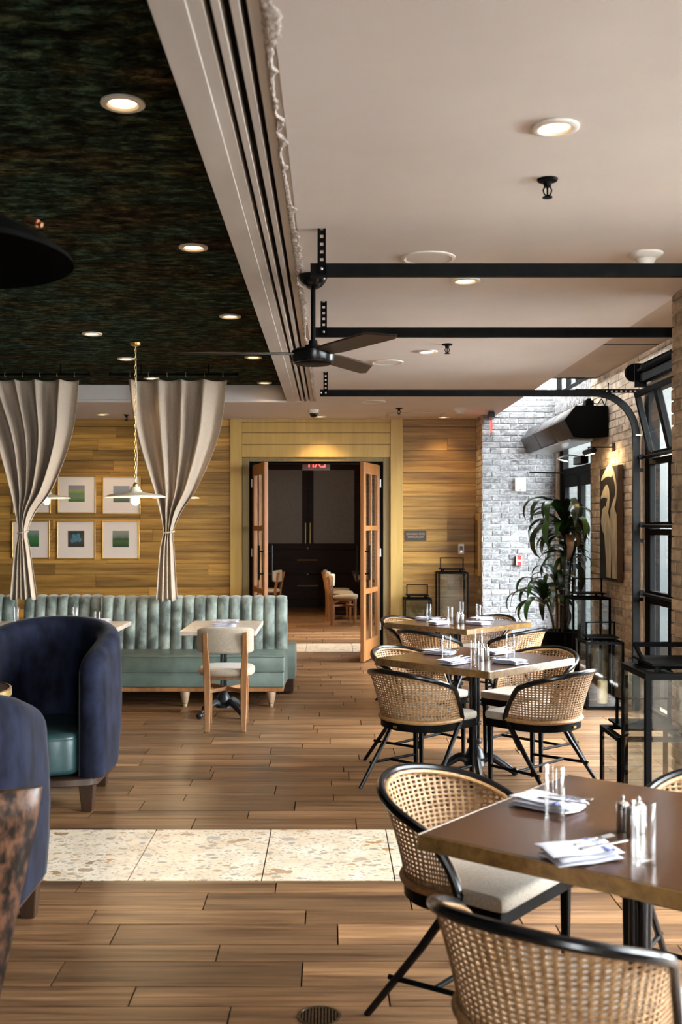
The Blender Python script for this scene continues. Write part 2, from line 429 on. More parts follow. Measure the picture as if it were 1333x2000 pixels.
def lay_row(y0, y1, off, xa, xb):
    k = math.floor((xa - off) / LEN)
    while off + k*LEN < xb:
        x0 = max(xa, off + k*LEN); x1 = min(xb, off + (k+1)*LEN); k += 1
        ym = (y0+y1)/2
        vis = ym > 3.3 and ym < 8.6 and x1 > (-660/FPX)*y1 and x0 < (700/FPX)*y1
        floor_piece(x0, x1, y0, y1, plank_me, rest, vis)
y = 4.788; i = 0
while y > YB:                       # rows in front of the near terrazzo band
    w = W1 if i % 2 == 0 else W2
    lay_row(max(y-w, YB), y, OFFS[i % 8], XL, 2.9); y -= w; i += 1
y = 5.593; i = 1
while y < 13.4:
    w = W1 if i % 2 == 0 else W2
    y1 = min(y+w, 13.42); lay_row(y, y1, OFFS[(i*3) % 8] + .11*(i % 5), XL, 2.9); y = y1; i += 1
    if y1 >= 13.42: break
y = 14.35; i = 0
while y < 21.4:
    w = W1 if i % 2 == 0 else W2
    lay_row(y, y+w, OFFS[(i*5) % 8], -3.0, 2.6); y += w; i += 1
for (ya, yb, n) in ((4.788, 5.19, 0), (5.19, 5.593, 0), (13.42, 13.885, 1), (13.885, 14.35, 1)):
    k = -9
    while -.309 + k*.602 < 2.9:
        x0 = max(XL, -.309 + k*.602); x1 = min(2.9, -.309 + (k+1)*.602); k += 1
        floor_piece(x0, x1, ya, yb, tile_me, rest_t, (n == 0 and x1 > -1.9 and x0 < 2.0) or (n == 1 and x1 > -1 and x0 < .8))
stuff(rest.build('plank_field', K['plank'], floor, smooth=False, fix=False))
stuff(rest_t.build('tile_field', K['terrazzo'], floor, smooth=False, fix=False))

# ---- ceilings
ceil_main = structure(MB().box(-.145, 1.97, YB, YF+.1, ZC, ZC+.12).build('ceiling', K['plaster'], smooth=False))
structure(MB().box(XL, -.455, YB, 11.27, ZT, ZT+.1).build('ceiling', K['wallpaper'], smooth=False))
low = structure(MB().box(XL, -.145, 11.27, YF+.1, ZC, ZT+.1).build('ceiling', K['plaster'], smooth=False))
MB().box(XL, -.455, 11.245, 11.27, ZC-.006, ZC+.022).build('moulding', K['plaster'], low, bevel=.004)
# ceiling strip with three black air slots between the two ceilings
trim = structure(MB().box(-.455, -.145, YB, 11.27, ZC+.05, ZT+.1).build('trim_1', K['black'], smooth=False))
for (a, b, dz, m) in ((-.455,-.360,0,'strip'), (-.360,-.318,.006,'strip'), (-.300,-.276,.004,'strip'), (-.252,-.227,.004,'strip'), (-.209,-.145,.004,'strip')):
    MB().box(a, b, YB, 11.25, ZC+dz, ZC+.06).build('strip', K[m], trim, bevel=.002)
MB().box(-.455, -.447, YB, 11.27, ZC+.06, ZT).build('strip', K['strip'], trim)
# rough broken plaster along the strip
mb = MB(); nx, ny = 7, 420; vs = []; fs = []
wob = [0]
for j in range(ny): wob.append(max(-1, min(1, wob[-1]*.86 + random.uniform(-.45,.45))))
for j in range(ny):
    yy = 2.0 + j*(9.2/(ny-1)); wide = .016 + .040*max(0, wob[j]) + .01*math.sin(yy*3.1)
    for k in range(nx):
        u = k/(nx-1)
        xx = -.178 + wide*u + random.uniform(-.003,.003)
        zz = ZC - .002 - (0 if k in (0, nx-1) else random.uniform(0, .003)*(1 if random.random() < .55 else .25))
        vs.append((xx, yy, zz if k not in (0, nx-1) else ZC+.004))
for j in range(ny-1):
    for k in range(nx-1): fs.append((j*nx+k, j*nx+k+1, (j+1)*nx+k+1, (j+1)*nx+k))
mb.add(vs, fs); mb.build('plaster_edge', K['rough_plaster'], trim, fix=False, angle=80)
# raised beige ceiling over the doors and the light well by the entrance
structure(MB().box(1.97, 2.95, 6.05, 10.64, 3.06, 3.16).build('ceiling', K['beige_ceiling'], smooth=False))
MB().box(1.975, 2.655, 8.60, 8.607, 3.056, 3.0605).build('joint', K['black'], bpy.data.objects['ceiling.003'])
structure(MB().box(1.97, 2.95, YB, 6.05, ZC, 3.16).build('ceiling', K['plaster'], smooth=False))
well = structure(MB().box(1.90, 1.97, 10.64, 13.2, ZC+.001, 4.3).box(1.97, 2.80, 10.56, 10.64, 3.06, 4.3).build('wall_lightwell', K['plaster'], smooth=False))
def window(name, frame, panes, mat_frame='black'):
    w = structure(frame.build(name, K[mat_frame], bevel=.003))
    for p in panes: p.build('pane', K['pane'], w, smooth=False)
    return w
# skylight and clerestory of the light well
f = MB().box(1.97,2.66,10.64,11.5,4.22,4.28).box(1.97,2.66,12.52,12.57,4.22,4.28).box(1.97,2.02,10.69,12.52,4.22,4.28).box(2.61,2.66,10.69,12.52,4.22,4.28)
window('window_1', f, [MB().box(2.02,2.61,11.5,12.52,4.245,4.251)])
f = MB(); ps = []
f.box(2.68,2.74,10.64,12.6,3.11,3.16).box(2.68,2.74,10.64,12.6,4.17,4.22)
ys = [10.64, 11.12, 11.6, 12.08, 12.57]
for q in ys: f.box(2.68,2.74,q-.025,q+.025,3.16,4.17)
for a, b in zip(ys[:-1], ys[1:]): ps.append(MB().box(2.705,2.711,a+.025,b-.025,3.16,4.17))
window('window_2', f, ps)

# ---- bricks
def unit_brick(seed):
    rn = random.Random(seed); mb = MB(); j = lambda s: rn.uniform(-s, s)
    v = []
    for (x, z) in ((-.5,-.5),(.5,-.5),(.5,.5),(-.5,.5)): v.append((x+j(.012), 0, z+j(.03)))
    for (x, z) in ((-.5,-.5),(.5,-.5),(.5,.5),(-.5,.5)): v.append((x+j(.012), -.72+j(.1), z+j(.03)))
    for (x, z) in ((-.465,-.40),(.465,-.40),(.465,.40),(-.465,.40)): v.append((x+j(.012), -1+j(.12), z+j(.05)))
    f = [(0,1,2,3)] + [(a, a+4, (a+1)%4+4, (a+1)%4) for a in range(4)] + [(a+4, a+8, (a+1)%4+8, (a+1)%4+4) for a in range(4)] + [(8,9,10,11)]
    return mb.add(v, f)
BR = [unit_brick(s) for s in range(6)]
def brick_field(parent, origin, rz, width, z0, z1, mkey, single=lambda u, z: False, hole=lambda u, z: False, course=.0697, blen=.213, gap=.009, proud=.010, shift=0.0, clip_top=None):
    """courses of running-bond bricks on a plane: local u runs along rz, the face looks to local -y"""
    mes = []
    for b in BR:
        me = b.mesh('brick', smooth=False); me.materials.append(K[mkey]); mes.append(me)
    acc = MB(); rn = random.Random(int(width*1000) + int(z1*77) + int(origin[1]*31))
    M = Tm(origin, rz); ncol = 0; z = z0; row = 0
    while z < z1 - .02:
        zt = min(z + course, z1)
        off = shift + (0 if row % 2 == 0 else -blen/2) + rn.uniform(-.012,.012); u = off
        while u < width - .01:
            a = max(0, u); b = min(width, u + blen); u += blen
            if b - a < .025: continue
            um, zm = (a+b)/2, (z+zt)/2
            if hole(um, zm): continue
            L, H, D = b-a-gap, zt-z-gap, proud*rn.uniform(.75,1.35)
            S = Matrix.Translation((um, 0, zm)) @ Matrix.Diagonal((L*rn.choice((1,-1)), D, H*rn.choice((1,-1)), 1))
            k = rn.randrange(6)
            if single(um, zm) and ncol < 300:
                ncol += 1
                o = link('brick', mes[k], None, parent); o.matrix_basis = M @ S
            else: acc.add(BR[k].v, BR[k].f, M @ S)
        z = zt; row += 1
    if acc.v: stuff(acc.build('brick_field', K[mkey], parent, smooth=False, fix=True))

# far whitewashed brick wall beside the wooden wall, with its return
wb = structure(MB().box(1.805, 2.80, 12.58, 13.25, 0, 4.3).build('wall_brick', K['mortar_white'], smooth=False))
brick_field(wb, (1.797, 12.58, 0), 0, .87, 0, 4.2, 'brick_white', single=lambda u, z: .45 < z < 3.5)
brick_field(wb, (1.805, 13.2, 0), -math.pi/2, .63, 0, 2.9, 'brick_warm_lit', single=lambda u, z: False)
# right wall: entrance door opening, piece with the painting, overhead door opening
DY0, DY1 = 10.86, 12.50
wr = MB()
wr.box(XR+.008, 2.80, DY0-.0, 12.58, 2.62, 3.10)            # over the entrance
wr.box(XR+.008, 2.80, 12.50, 12.58, 0, 3.10)
wr.box(XR+.008, 2.80, 9.12, DY0, 0, 3.10)                   # painting pier
wr.box(XR+.008, 2.80, 6.0, 9.12, 2.78, 3.10)                # above the overhead door
wr = structure(wr.build('wall_right', K['mortar_warm_lit'], smooth=False, fix=False))
brick_field(wr, (XR+.008, 10.86, 0), -math.pi/2, 1.70, 0, 3.06, 'brick_warm_lit', single=lambda u, z: z > .85 and not (.95 < u < 1.15 and z < 1.0))
brick_field(wr, (XR+.008, 9.16, 2.80), -math.pi/2, 3.1, 0, .26, 'brick_warm_lit', single=lambda u, z: u < .9)
brick_field(wr, (XR+.008, 12.58, 2.62), -math.pi/2, 1.72, 0, .26, 'brick_white', single=lambda u, z: True)
# soldier course over the entrance
for k in range(22):
    y1 = 12.57 - k*.078
    me = BR[k % 6].mesh('brick', smooth=False); me.materials.append(K['brick_white'])
    o = link('brick', me, None, wr)
    o.matrix_basis = Tm((XR+.008, y1-.039, 2.995), -math.pi/2) @ Matrix.Diagonal((.069, .011, .205, 1))
# protruding pillar on the right
wp = structure(MB().box(1.95, 2.95, 4.80, 6.04, 0, ZC).build('wall_pillar', K['mortar_warm_lit'], smooth=False))
brick_field(wp, (1.95, 6.05, 0), -math.pi/2, 1.25, 0, ZC, 'brick_warm_lit', single=lambda u, z: u < .34 and z > .5, shift=-.03)
brick_field(wp, (2.95, 6.04, 0), math.pi, 1.0, 0, ZC, 'brick_warm_lit')
# the rest of the right wall, left wall and the wall behind (seen only from other places)
structure(MB().box(2.2, 2.95, 1.0, 1.85, 0, ZC).box(XR, 2.95, 1.85, 4.8, 2.78, ZC).box(XR, 2.95, YB, 1.0, 0, ZC).build('wall_right_front', K['mortar_warm_lit'], smooth=False, fix=False))
structure(MB().box(XL-.15, XL, YB, YF, 0, ZT).build('wall_left', K['dark_wall'], smooth=False))
structure(MB().box(XL-.15, 1.0, YB-.15, YB, 0, ZT).box(2.1, 2.95, YB-.15, YB, 0, ZT).box(1.0, 2.1, YB-.15, YB, 2.75, ZT).build('wall_back', K['dark_wall'], smooth=False, fix=False))
f = MB(); ps = []
for k in range(2):
    xx = 1.0 + k*1.1; f.box(xx-.03, xx+.03, YB-.1, YB-.04, 0, 2.75)
    if k < 1: ps.append(MB().box(xx+.03, xx+1.07, YB-.075, YB-.069, .06, 2.69))
f.box(1.0,2.1,YB-.1,YB-.04,0,.06).box(1.0,2.1,YB-.1,YB-.04,2.69,2.75)
window('window_fill', f, ps)  # unseen window, added to let in fill daylight from behind the camera

# ---- far wall of golden boards with the doorway
OX0, OX1, OZ = -1.083, .743, 2.43           # cased opening
wf = MB().box(XL, OX0, YF+.012, YF+.30, 0, ZC).box(OX1, 1.81, YF+.012, YF+.30, 0, ZC).box(OX0, OX1, YF+.012, YF+.30, OZ, ZC)
wf = structure(wf.build('wall_far', K['grout'], smooth=False, fix=False))
wp_me = MB().box(-.5,.5,-.5,.5,-.5,.5).mesh('board', smooth=False, bevel=.0); wp_me.materials.append(K['wall_plank'])
def board(x0, x1, z0, z1, me=wp_me, t=.014):
    o = link('board', me, None, wf)
    o.location = ((x0+x1)/2, YF+.012-t/2+.0+random.uniform(-.0008,.0008), (z0+z1)/2); o.scale = (x1-x0-.003, t, z1-z0-.004)
rn = random.Random(5)
for (xa, xb) in ((-4.35, -1.228), (.894, 1.803)):
    z = 0.0; r = 0
    while z < ZC-.01:
        h = min((.145, .128, .150, .138)[r % 4], ZC - z)
        x = xa - (rn.uniform(0, .9) if xb < 0 else 0)
        while x < xb - .01:
            L = rn.uniform(.95, 1.9) if xb < 0 else rn.choice((.91, .55, .91))
            a, b = max(x, xa), min(x+L, xb)
            if xb - b < .15: b = xb
            if b - a > .02: board(a, b, z, z+h)
            x = b if b == xb else x+L
        z += h; r += 1
board(XL, -4.35, 0, ZC)
# casing
tm = MB().box(-.5,.5,-.5,.5,-.5,.5).mesh('board', smooth=False); tm.materials.append(K['wall_trim'])
def casing(x0, x1, z0, z1, y0, y1, key='wall_trim', name='casing'):
    o = MB().box(x0, x1, y0, y1, z0, z1).build(name, K[key], wf, bevel=.004); return o
casing(-1.228, OX0, 0, ZC, YF-.028, YF+.012); casing(OX1, .894, 0, ZC, YF-.028, YF+.012)
for (a, b) in ((OZ, 2.585), (2.589, 2.73), (2.734, 2.855), (2.858, ZC)): casing(OX0, OX1, a, b, YF-.012, YF+.012, name='header_board')
casing(OX0, OX0+.088, 0, OZ, YF+.012, YF+.29, 'jamb', 'jamb'); casing(OX1-.088, OX1, 0, OZ, YF+.012, YF+.29, 'jamb', 'jamb')
casing(OX0+.088, OX1-.088, OZ-.05, OZ, YF+.012, YF+.29, 'jamb', 'jamb')
casing(OX0+.088, OX0+.142, 0, OZ-.05, YF+.03, YF+.28, 'black', 'door_frame'); casing(OX1-.142, OX1-.088, 0, OZ-.05, YF+.03, YF+.28, 'black', 'door_frame')
casing(OX0+.142, OX1-.142, OZ-.072, OZ-.05, YF+.03, YF+.28, 'black', 'door_frame')

# ---- french door leaves, swung open towards the room
def leaf(name, hinge, ang, flip):
    w, h, t = .80, 2.32, .045; s = -1 if flip else 1
    d = structure(bpy.data.objects.new(name, None)); COL.objects.link(d); d.location = hinge; d.rotation_euler = (0,0,ang)
    X = lambda a, b: (min(s*a, s*b), max(s*a, s*b))
    MB().box(*X(0,.10), -t/2, t/2, 0, h).build('stile', K['door_wood'], d, bevel=.004)
    MB().box(*X(w-.10,w), -t/2, t/2, 0, h).build('stile', K['door_wood'], d, bevel=.004)
    zs = [(0,.24), (.78,.84), (1.52,1.58), (h-.13,h)]
    for a, b in zs: MB().box(*X(.10,w-.10), -t/2, t/2, a, b).build('rail', K['door_wood'], d, bevel=.004)
    for i in range(3):
        a, b = zs[i][1], zs[i+1][0]
        MB().box(*X(w/2-.014,w/2+.014), -t/2+.006, t/2-.006, a, b).build('glazing_bar', K['door_wood'], d, bevel=.003)
        for (p, q) in ((.10, w/2-.014), (w/2+.014, w-.10)):
            MB().box(*X(p,q), -.003, .003, a, b).build('pane', K['pane'], d, smooth=False)
    for sg in (-1, 1):
        hd = MB().tube([(s*(w-.05), sg*.075, .95), (s*(w-.05), sg*.075, 1.35)], .012, 8).build('pull_handle', K['black_steel'], d)
        for z in (1.02, 1.28): MB().tube([(s*(w-.05), sg*.02, z), (s*(w-.05), sg*.08, z)], .009, 6).build('bracket', K['black_steel'], hd)
    for z in (.3, 1.2, 2.05): MB().cyl((0, -.028), .011, z, z+.10, 8).build('hinge', K['steel'], d)
    return d
leaf('door_1', (OX0+.15, YF-.0, .01), R(-76), False)
leaf('door_2', (OX1-.15, YF-.0, .01), R(74), True)

# ---- dining room beyond the doorway
structure(MB().box(-3.2,-3.0,13.4,21.5,0,ZC).box(-3.2,-1.45,21.1,21.4,0,ZC).build('wall_room_left', K['dark_wall'], smooth=False, fix=False))
structure(MB().box(-3.2,2.8,13.4,21.6,ZC,ZC+.1).build('ceiling', K['plaster'], smooth=False))
wq = structure(MB().box(.59,2.8,21.1,21.4,0,ZC).build('wall_room_back', K['mortar_white'], smooth=False))
brick_field(wq, (.59, 21.1, 0), 0, .9, 0, ZC, 'brick_white', single=lambda u, z: u < .2, course=.0765)
structure(MB().box(2.5,2.7,13.4,15.2,0,ZC).box(2.5,2.7,17.8,21.4,0,ZC).box(2.5,2.7,15.2,17.8,0,.4).box(2.5,2.7,15.2,17.8,2.6,ZC).build('wall_room_right', K['mortar_white'], smooth=False, fix=False))
f = MB(); ps = []
for k in range(3):
    yy = 15.23 + k*1.27; f.box(2.53,2.6,yy-.03,yy+.03,.4,2.6)
    if k < 2: ps.append(MB().box(2.56,2.566,yy+.03,yy+1.24,.45,2.55))
f.box(2.53,2.6,15.2,17.8,.4,.45).box(2.53,2.6,15.2,17.8,2.55,2.6); window('window_4', f, ps)

# ---- outdoors: pavement and an added dark wall that dims the view through the panes
structure(MB().box(2.95, 14, -8, 24, -.14, -.06).box(-9, 2.95, -10, YB-.15, -.14, -.06).build('ground_outside', K['pavement'], smooth=False, fix=False))
structure(MB().box(2.95, 14, 14.7, 15.0, -.1, 4.6).build('wall_view_dimmer', K['exterior'], smooth=False))

# ---- overhead (garage) doors with glazed sections and their tracks
def overhead_door(name, y0, y1):
    d = structure(bpy.data.objects.new(name, None)); COL.objects.link(d); d.location = (0, 0, 0)
    zs = [0, .41, .99, 1.57, 2.16, 2.74]; n = 5; fx0, fx1 = 2.70, 2.75
    w = (y1 - y0)/n
    for i in range(5):
        a, b = zs[i], zs[i+1]
        M = Matrix.Identity(4)
        if i == 4:
            M = Matrix.Translation((2.70,0,a)) @ Matrix.Rotation(R(-13),4,'Y') @ Matrix.Translation((-2.70,0,-a))
        MB().box(fx0, fx1, y0, y1, a+.004, a+.055, M).build('section_rail', K['black'], d, bevel=.004)
        MB().box(fx0, fx1, y0, y1, b-.055, b-.004, M).build('section_rail', K['black'], d, bevel=.004)
        MB().tube([(fx0-.028, y0, a+.02), (fx0-.028, y1, a+.02)], .016, 6, M=M).build('strut', K['black_steel'], d)
        for k in range(n+1):
            yy = y0 + k*w; lo = max(y0, yy-.036); hi = min(y1, yy+.036)
            MB().box(fx0, fx1, lo, hi, a+.055, b-.055, M).build('stile', K['black'], d, bevel=.004)
            if k < n: MB().box(fx0+.022, fx0+.028, yy+.036, yy+w-.036, a+.055, b-.055, M).build('pane', K['pane'], d, smooth=False)
        for yy in ((y0-.03, y1+.03) if i else ()):
            MB().cyl((0,0), .025, -.012, .012, 10, M @ Tm((2.655, yy, a+.03), rx=R(90))).build('roller', K['black_steel'], d)
    for (a, b) in ((y0-.11, y0-.006), (y1+.006, y1+.11)): MB().box(2.70, 2.80, a, b, 0, 2.79).build('frame_post', K['black'], d, bevel=.003)
    MB().box(2.73, 2.80, y0-.006, y1+.006, 2.73, 2.79).build('frame_head', K['black'], d, bevel=.003)
    return d
overhead_door('door_4', 6.26, 9.02)
overhead_door('door_5', 1.92, 4.68)
# entrance: double door with transom in the right wall
d = structure(bpy.data.objects.new('door_3', None)); COL.objects.link(d)
fx0, fx1 = 2.70, 2.77
MB().box(fx0,fx1,DY0,DY0+.07,0,2.62).build('frame_post', K['black'], d, bevel=.004)
MB().box(fx0,fx1,DY1-.16,DY1+.02,0,2.62).build('frame_post', K['black'], d, bevel=.004)
for (a, b) in ((2.16,2.24),(2.54,2.62)): MB().box(fx0,fx1,DY0+.07,DY1-.16,a,b).build('frame_rail', K['black'], d, bevel=.004)
MB().box(fx0+.03,fx0+.036,DY0+.07,DY1-.16,2.24,2.54).build('pane', K['pane'], d, smooth=False)
mid = 11.56
for (a, b) in ((DY0+.07, mid), (mid, DY1-.16)):
    for (p, q) in ((a+.004, a+.085), (b-.085, b-.004)): MB().box(fx0+.005,fx1-.01,p,q,.01,2.155).build('stile', K['black'], d, bevel=.004)
    for (p, q) in ((.01,.26),(2.03,2.155)): MB().box(fx0+.005,fx1-.01,a+.085,b-.085,p,q).build('rail', K['black'], d, bevel=.004)
    MB().box(fx0+.03,fx0+.036,a+.085,b-.085,.26,2.03).build('pane', K['pane'], d, smooth=False)
    MB().tube([(fx0-.05, mid+(.06 if a==mid else -.06), .85), (fx0-.05, mid+(.06 if a==mid else -.06), 1.35)], .012, 8).build('pull_handle', K['black_steel'], d)
MB().box(2.668,2.70,DY0-.005,DY0+.04,0,2.62).build('frame_post', K['black'], d)
# ================================================================== CEILING THINGS
def spot(parent, z, energy, size=R(110), col=(1.0,.70,.38), blend=.6):
    l = bpy.data.lights.new('lamp_light', 'SPOT'); l.energy = energy; l.color = col; l.spot_size = size; l.spot_blend = blend; l.shadow_soft_size = .05
    o = bpy.data.objects.new('lamp_light', l); COL.objects.link(o); o.parent = parent; o.location = (0,0,z)
    return o
ring_me = MB().lathe([(.078,0),(.078,-.007),(.070,-.011),(.056,-.010),(.050,-.004),(.047,.0)], 28).mesh('trim_ring'); ring_me.materials.append(K['white_plastic'])
disc_me = MB().lathe([(.048,-.002),(0,-.002)], 24).mesh('diffuser', smooth=False); disc_me.materials.append(K['lamp_warm'])
lights = [
 (1085,247,ZC,'large recessed downlight in the pale ceiling nearest the camera',2.5),
 (910,547,ZC,'recessed downlight just behind the nearest black door track',2.5),
 (835,686,ZC,'recessed downlight in the pale ceiling behind the second black door track',2.5),
 (867,814,ZC,'recessed downlight by the far wooden wall right of the doorway',5),
 (626,813,ZC,'recessed downlight over the double doors beside the dome camera',14),
 (240,200,ZT,'recessed downlight with ribbed baffle, nearest in the dark mossy ceiling',2),
 (378,482,ZT,'recessed downlight second along the white strip in the dark mossy ceiling',2),
 (450,617,ZT,'recessed downlight third along the white strip in the dark mossy ceiling',2),
 (495,697,ZT,'recessed downlight behind the long edge-on fan blade in the dark ceiling',2),
 (517,747,ZT,'recessed downlight at the far right corner of the dark mossy ceiling',2),
 (180,651,ZT,'recessed downlight in the dark ceiling left of the pendant chain',2),
 (246,700,ZT,'recessed downlight touching the pendant chain in the dark ceiling',2),
 (296,738,ZT,'recessed downlight in the dark ceiling above the right curtain top',2),
 (560,860,ZC,'added unseen downlight brightening the room beyond the doorway',110),  # extra lamp out of sight, put in to brighten the far room
 (200,809,ZC,'recessed downlight in the low white soffit between the two curtains',8),
]
for (px, py, z, lab, en) in lights:
    X, Y = on_plane(px, py, z)
    t = thing('recessed_light', lab, 'ceiling light', (X, Y if Y > 14 else min(Y, 12.85), z-.001), 0, 'recessed downlights')
    link('trim_ring', ring_me, None, t); link('diffuser', disc_me, None, t)
    spot(t, -.03, en)
# sprinklers
spr = MB().lathe([(0,0),(.040,0),(.036,-.008),(.016,-.012),(.013,-.03),(0,-.03)], 16).mesh('escutcheon'); spr.materials.append(K['black_steel'])
arm = MB()
for s in (-1, 1): arm.tube([(s*.010,0,-.028),(s*.016,0,-.042),(s*.012,0,-.056),(0,0,-.064)], .003, 6)
arm.tube([(0,0,-.028),(0,0,-.066)], .0035, 6)
arm = arm.mesh('frame_arm'); arm.materials.append(K['black_steel'])
defl = MB().lathe([(0,-.064),(.018,-.066),(.019,-.070),(0,-.071)], 14).mesh('deflector'); defl.materials.append(K['black_steel'])
for (px, py, lab) in ((1070,350,'black fire sprinkler in the pale ceiling below the large downlight'), (874,672,'black fire sprinkler peeking under the second door track'),
                 (780,797,'black fire sprinkler in the pale ceiling in front of the doorway'), (247,810,'black fire sprinkler in the low soffit beside the right curtain')):
    X, Y = on_plane(px, py, ZC)
    t = thing('sprinkler', lab, 'sprinkler', (X, Y, ZC), 0, 'fire sprinklers')
    link('escutcheon', spr, None, t); link('frame_arm', arm, None, t); link('deflector', defl, None, t)
# ceiling speakers
for (px, py, s, lab) in ((837,503,1.0,'round white ceiling speaker above the nearest door track'), (757,707,1.0,'round white ceiling speaker right of the fan blades'), (729,784,1.0,'round white ceiling speaker farthest back near the doorway')):
    X, Y = on_plane(px, py, ZC)
    t = thing('ceiling_speaker', lab, 'speaker', (X, Y, ZC-.0005), 0, 'ceiling speakers')
    MB().lathe([(.132,0),(.132,-.006),(.118,-.009),(.108,-.004)], 32).build('bezel', K['white_plastic'], t)
    MB().lathe([(.108,-.004),(.06,-.006),(0,-.007)], 32).build('grille', K['plaster'], t)
# smoke detectors
for (px, py, lab) in ((1262,495,'white conical smoke detector near the brick pillar'), (899,797,'white conical smoke detector near the red exit sign')):
    X, Y = on_plane(px, py, ZC)
    t = thing('smoke_detector', lab, 'smoke detector', (X, Y, ZC), 0, 'smoke detectors')
    MB().lathe([(0,0),(.082,0),(.080,-.010),(.062,-.024),(.050,-.028)], 28).build('base', K['white_plastic'], t)
    MB().lathe([(.050,-.028),(.040,-.045),(.034,-.062),(0,-.066)], 24).build('sensor_head', K['white_plastic'], t)
# dome camera
X, Y = on_plane(613, 800, ZC)
t = thing('dome_camera', 'white security dome camera with black eye above the double doors', 'camera', (X, Y, ZC))
MB().lathe([(0,0),(.062,0),(.060,-.03),(.052,-.042),(0,-.042)], 24).build('housing', K['white_plastic'], t)
MB().lathe([(.046,-.040),(.044,-.060),(.030,-.082),(0,-.090)], 24).build('dome', K['black_gloss'], t)
# access panel
t = thing('access_panel', 'flat white access panel in the ceiling before the doorway', 'panel', (1.0, 12.55, ZC))
MB().box(-.30,.30,-.22,.22,-.006,0).build('panel', K['plaster'], t, bevel=.002)
MB().box(-.33,.33,-.25,-.22,-.009,0).box(-.33,.33,.22,.25,-.009,0).box(-.33,-.30,-.22,.22,-.009,0).box(.30,.33,-.22,.22,-.009,0).build('frame', K['strip'], t, bevel=.002)

# door tracks hanging from the ceiling
def track(Y, lab, bar=False, zc=2.722):
    t = thing('door_track', lab, 'door track', (0, Y, 0), 0, 'overhead door tracks')
    x0, xc, rc = -.086, 2.25, .36
    path = [(x0,0,zc),(xc,0,zc)]
    for k in range(1, 11):
        a = math.pi/2*k/10; path.append((xc+rc*math.sin(a), 0, zc-rc+rc*math.cos(a)))
    path.append((xc+rc, 0, .02))
    prof = [(-.028,-.018),(-.028,.012),(-.022,.018),(-.012,.018),(-.012,.013),(-.020,.010),(-.020,-.012),(.020,-.012),(.020,.010),(.012,.013),(.012,.018),(.022,.018),(.028,.012),(.028,-.018)]
    # sweep the C-shaped profile: n across the bend plane, y across
    vs = []; fs = []; n = len(prof); m = len(path)
    for i, p in enumerate(path):
        a = Vector(path[max(0,i-1)]); b = Vector(path[min(m-1,i+1)]); T = (b-a).normalized()
        N = Vector((-T.z, 0, T.x))
        for (u, w) in prof: vs.append(Vector(p) + N*u + Vector((0,w,0)))
    for i in range(m-1):
        for k in range(n): l = (k+1) % n; fs.append((i*n+k, i*n+l, (i+1)*n+l, (i+1)*n+k))
    fs.append(tuple(range(n))); fs.append(tuple((m-1)*n+k for k in range(n)))
    MB().add(vs, fs).build('track_rail', K['black_steel'], t)
    # perforated hanger
    h = MB(); hx0, hx1 = -.055, -.018
    h.box(hx0,hx0+.011,-.030,-.026,zc-.02,ZC).box(hx1-.011,hx1,-.030,-.026,zc-.02,ZC).box(hx1-.003,hx1,-.030,.006,zc-.02,ZC)
    zz = zc-.02
    while zz < ZC-.01: h.box(hx0+.011,hx1-.011,-.030,-.026,zz,min(zz+.020,ZC)); zz += .034
    h.build('hanger', K['black'], t, smooth=False)
    b = MB()
    for bx in (-.036, -.075 if bar else -.036): b.lathe([(0,.006),(.006,.005),(.008,0)], 8, Tm((bx,-.033,zc),rx=R(90)))
    b.build('bolt', K['steel'], t)
    if bar:
        h = MB()
        h.box(2.1,2.66,.02,.024,zc+.005,zc+.017).box(2.1,2.66,.02,.024,zc+.026,zc+.036)
        q = 2.1
        while q < 2.66: h.box(q,q+.022,.02,.024,zc+.017,zc+.026); q += .04
        h.box(2.1,2.66,.02,.05,zc+.034,zc+.038)
        h.build('angle_bar', K['black'], t, smooth=False)
        for z in (.4,.95,1.45,2.05): MB().box(2.60,2.67,-.02,.02,z,z+.03).build('wall_bracket', K['black_steel'], t)
        MB().box(2.60,2.668,-.045,.015,2.36,2.364).build('wall_bracket', K['steel'], t)
    return t
track(4.70, 'nearest of three black steel door tracks hung from the ceiling')
track(6.22, 'middle black steel door track running to the brick pillar')
track(9.08, 'farthest black steel door track, curving down beside the heron painting', True)
# torsion shaft over the overhead door
t = thing('torsion_shaft', 'black spring shaft with cable drum above the glazed overhead door', 'door hardware', (2.57, 9.0, 2.885))
MB().tube([(0,-.05,0),(0,-2.8,0)], .014, 8).build('shaft', K['black_steel'], t)
MB().lathe([(0,-.022),(.072,-.022),(.076,-.016),(.060,-.008),(.060,.008),(.076,.016),(.072,.022),(0,.022)], 20, Tm((0,0,0),rx=R(90))).build('cable_drum', K['black'], t)
sp_pts = []
for k in range(360): a = k*.9; sp_pts.append((.032*math.cos(a), -.28-k*.0024, .032*math.sin(a)))
MB().tube(sp_pts, .005, 4).build('spring', K['black_steel'], t, fix=False)
MB().box(-.03,.07,-.13,-.12,-.14,.06).build('bearing_plate', K['black'], t)
MB().box(.01,.07,-2.85,-.12,-.10,-.03).build('header_angle', K['black'], t)

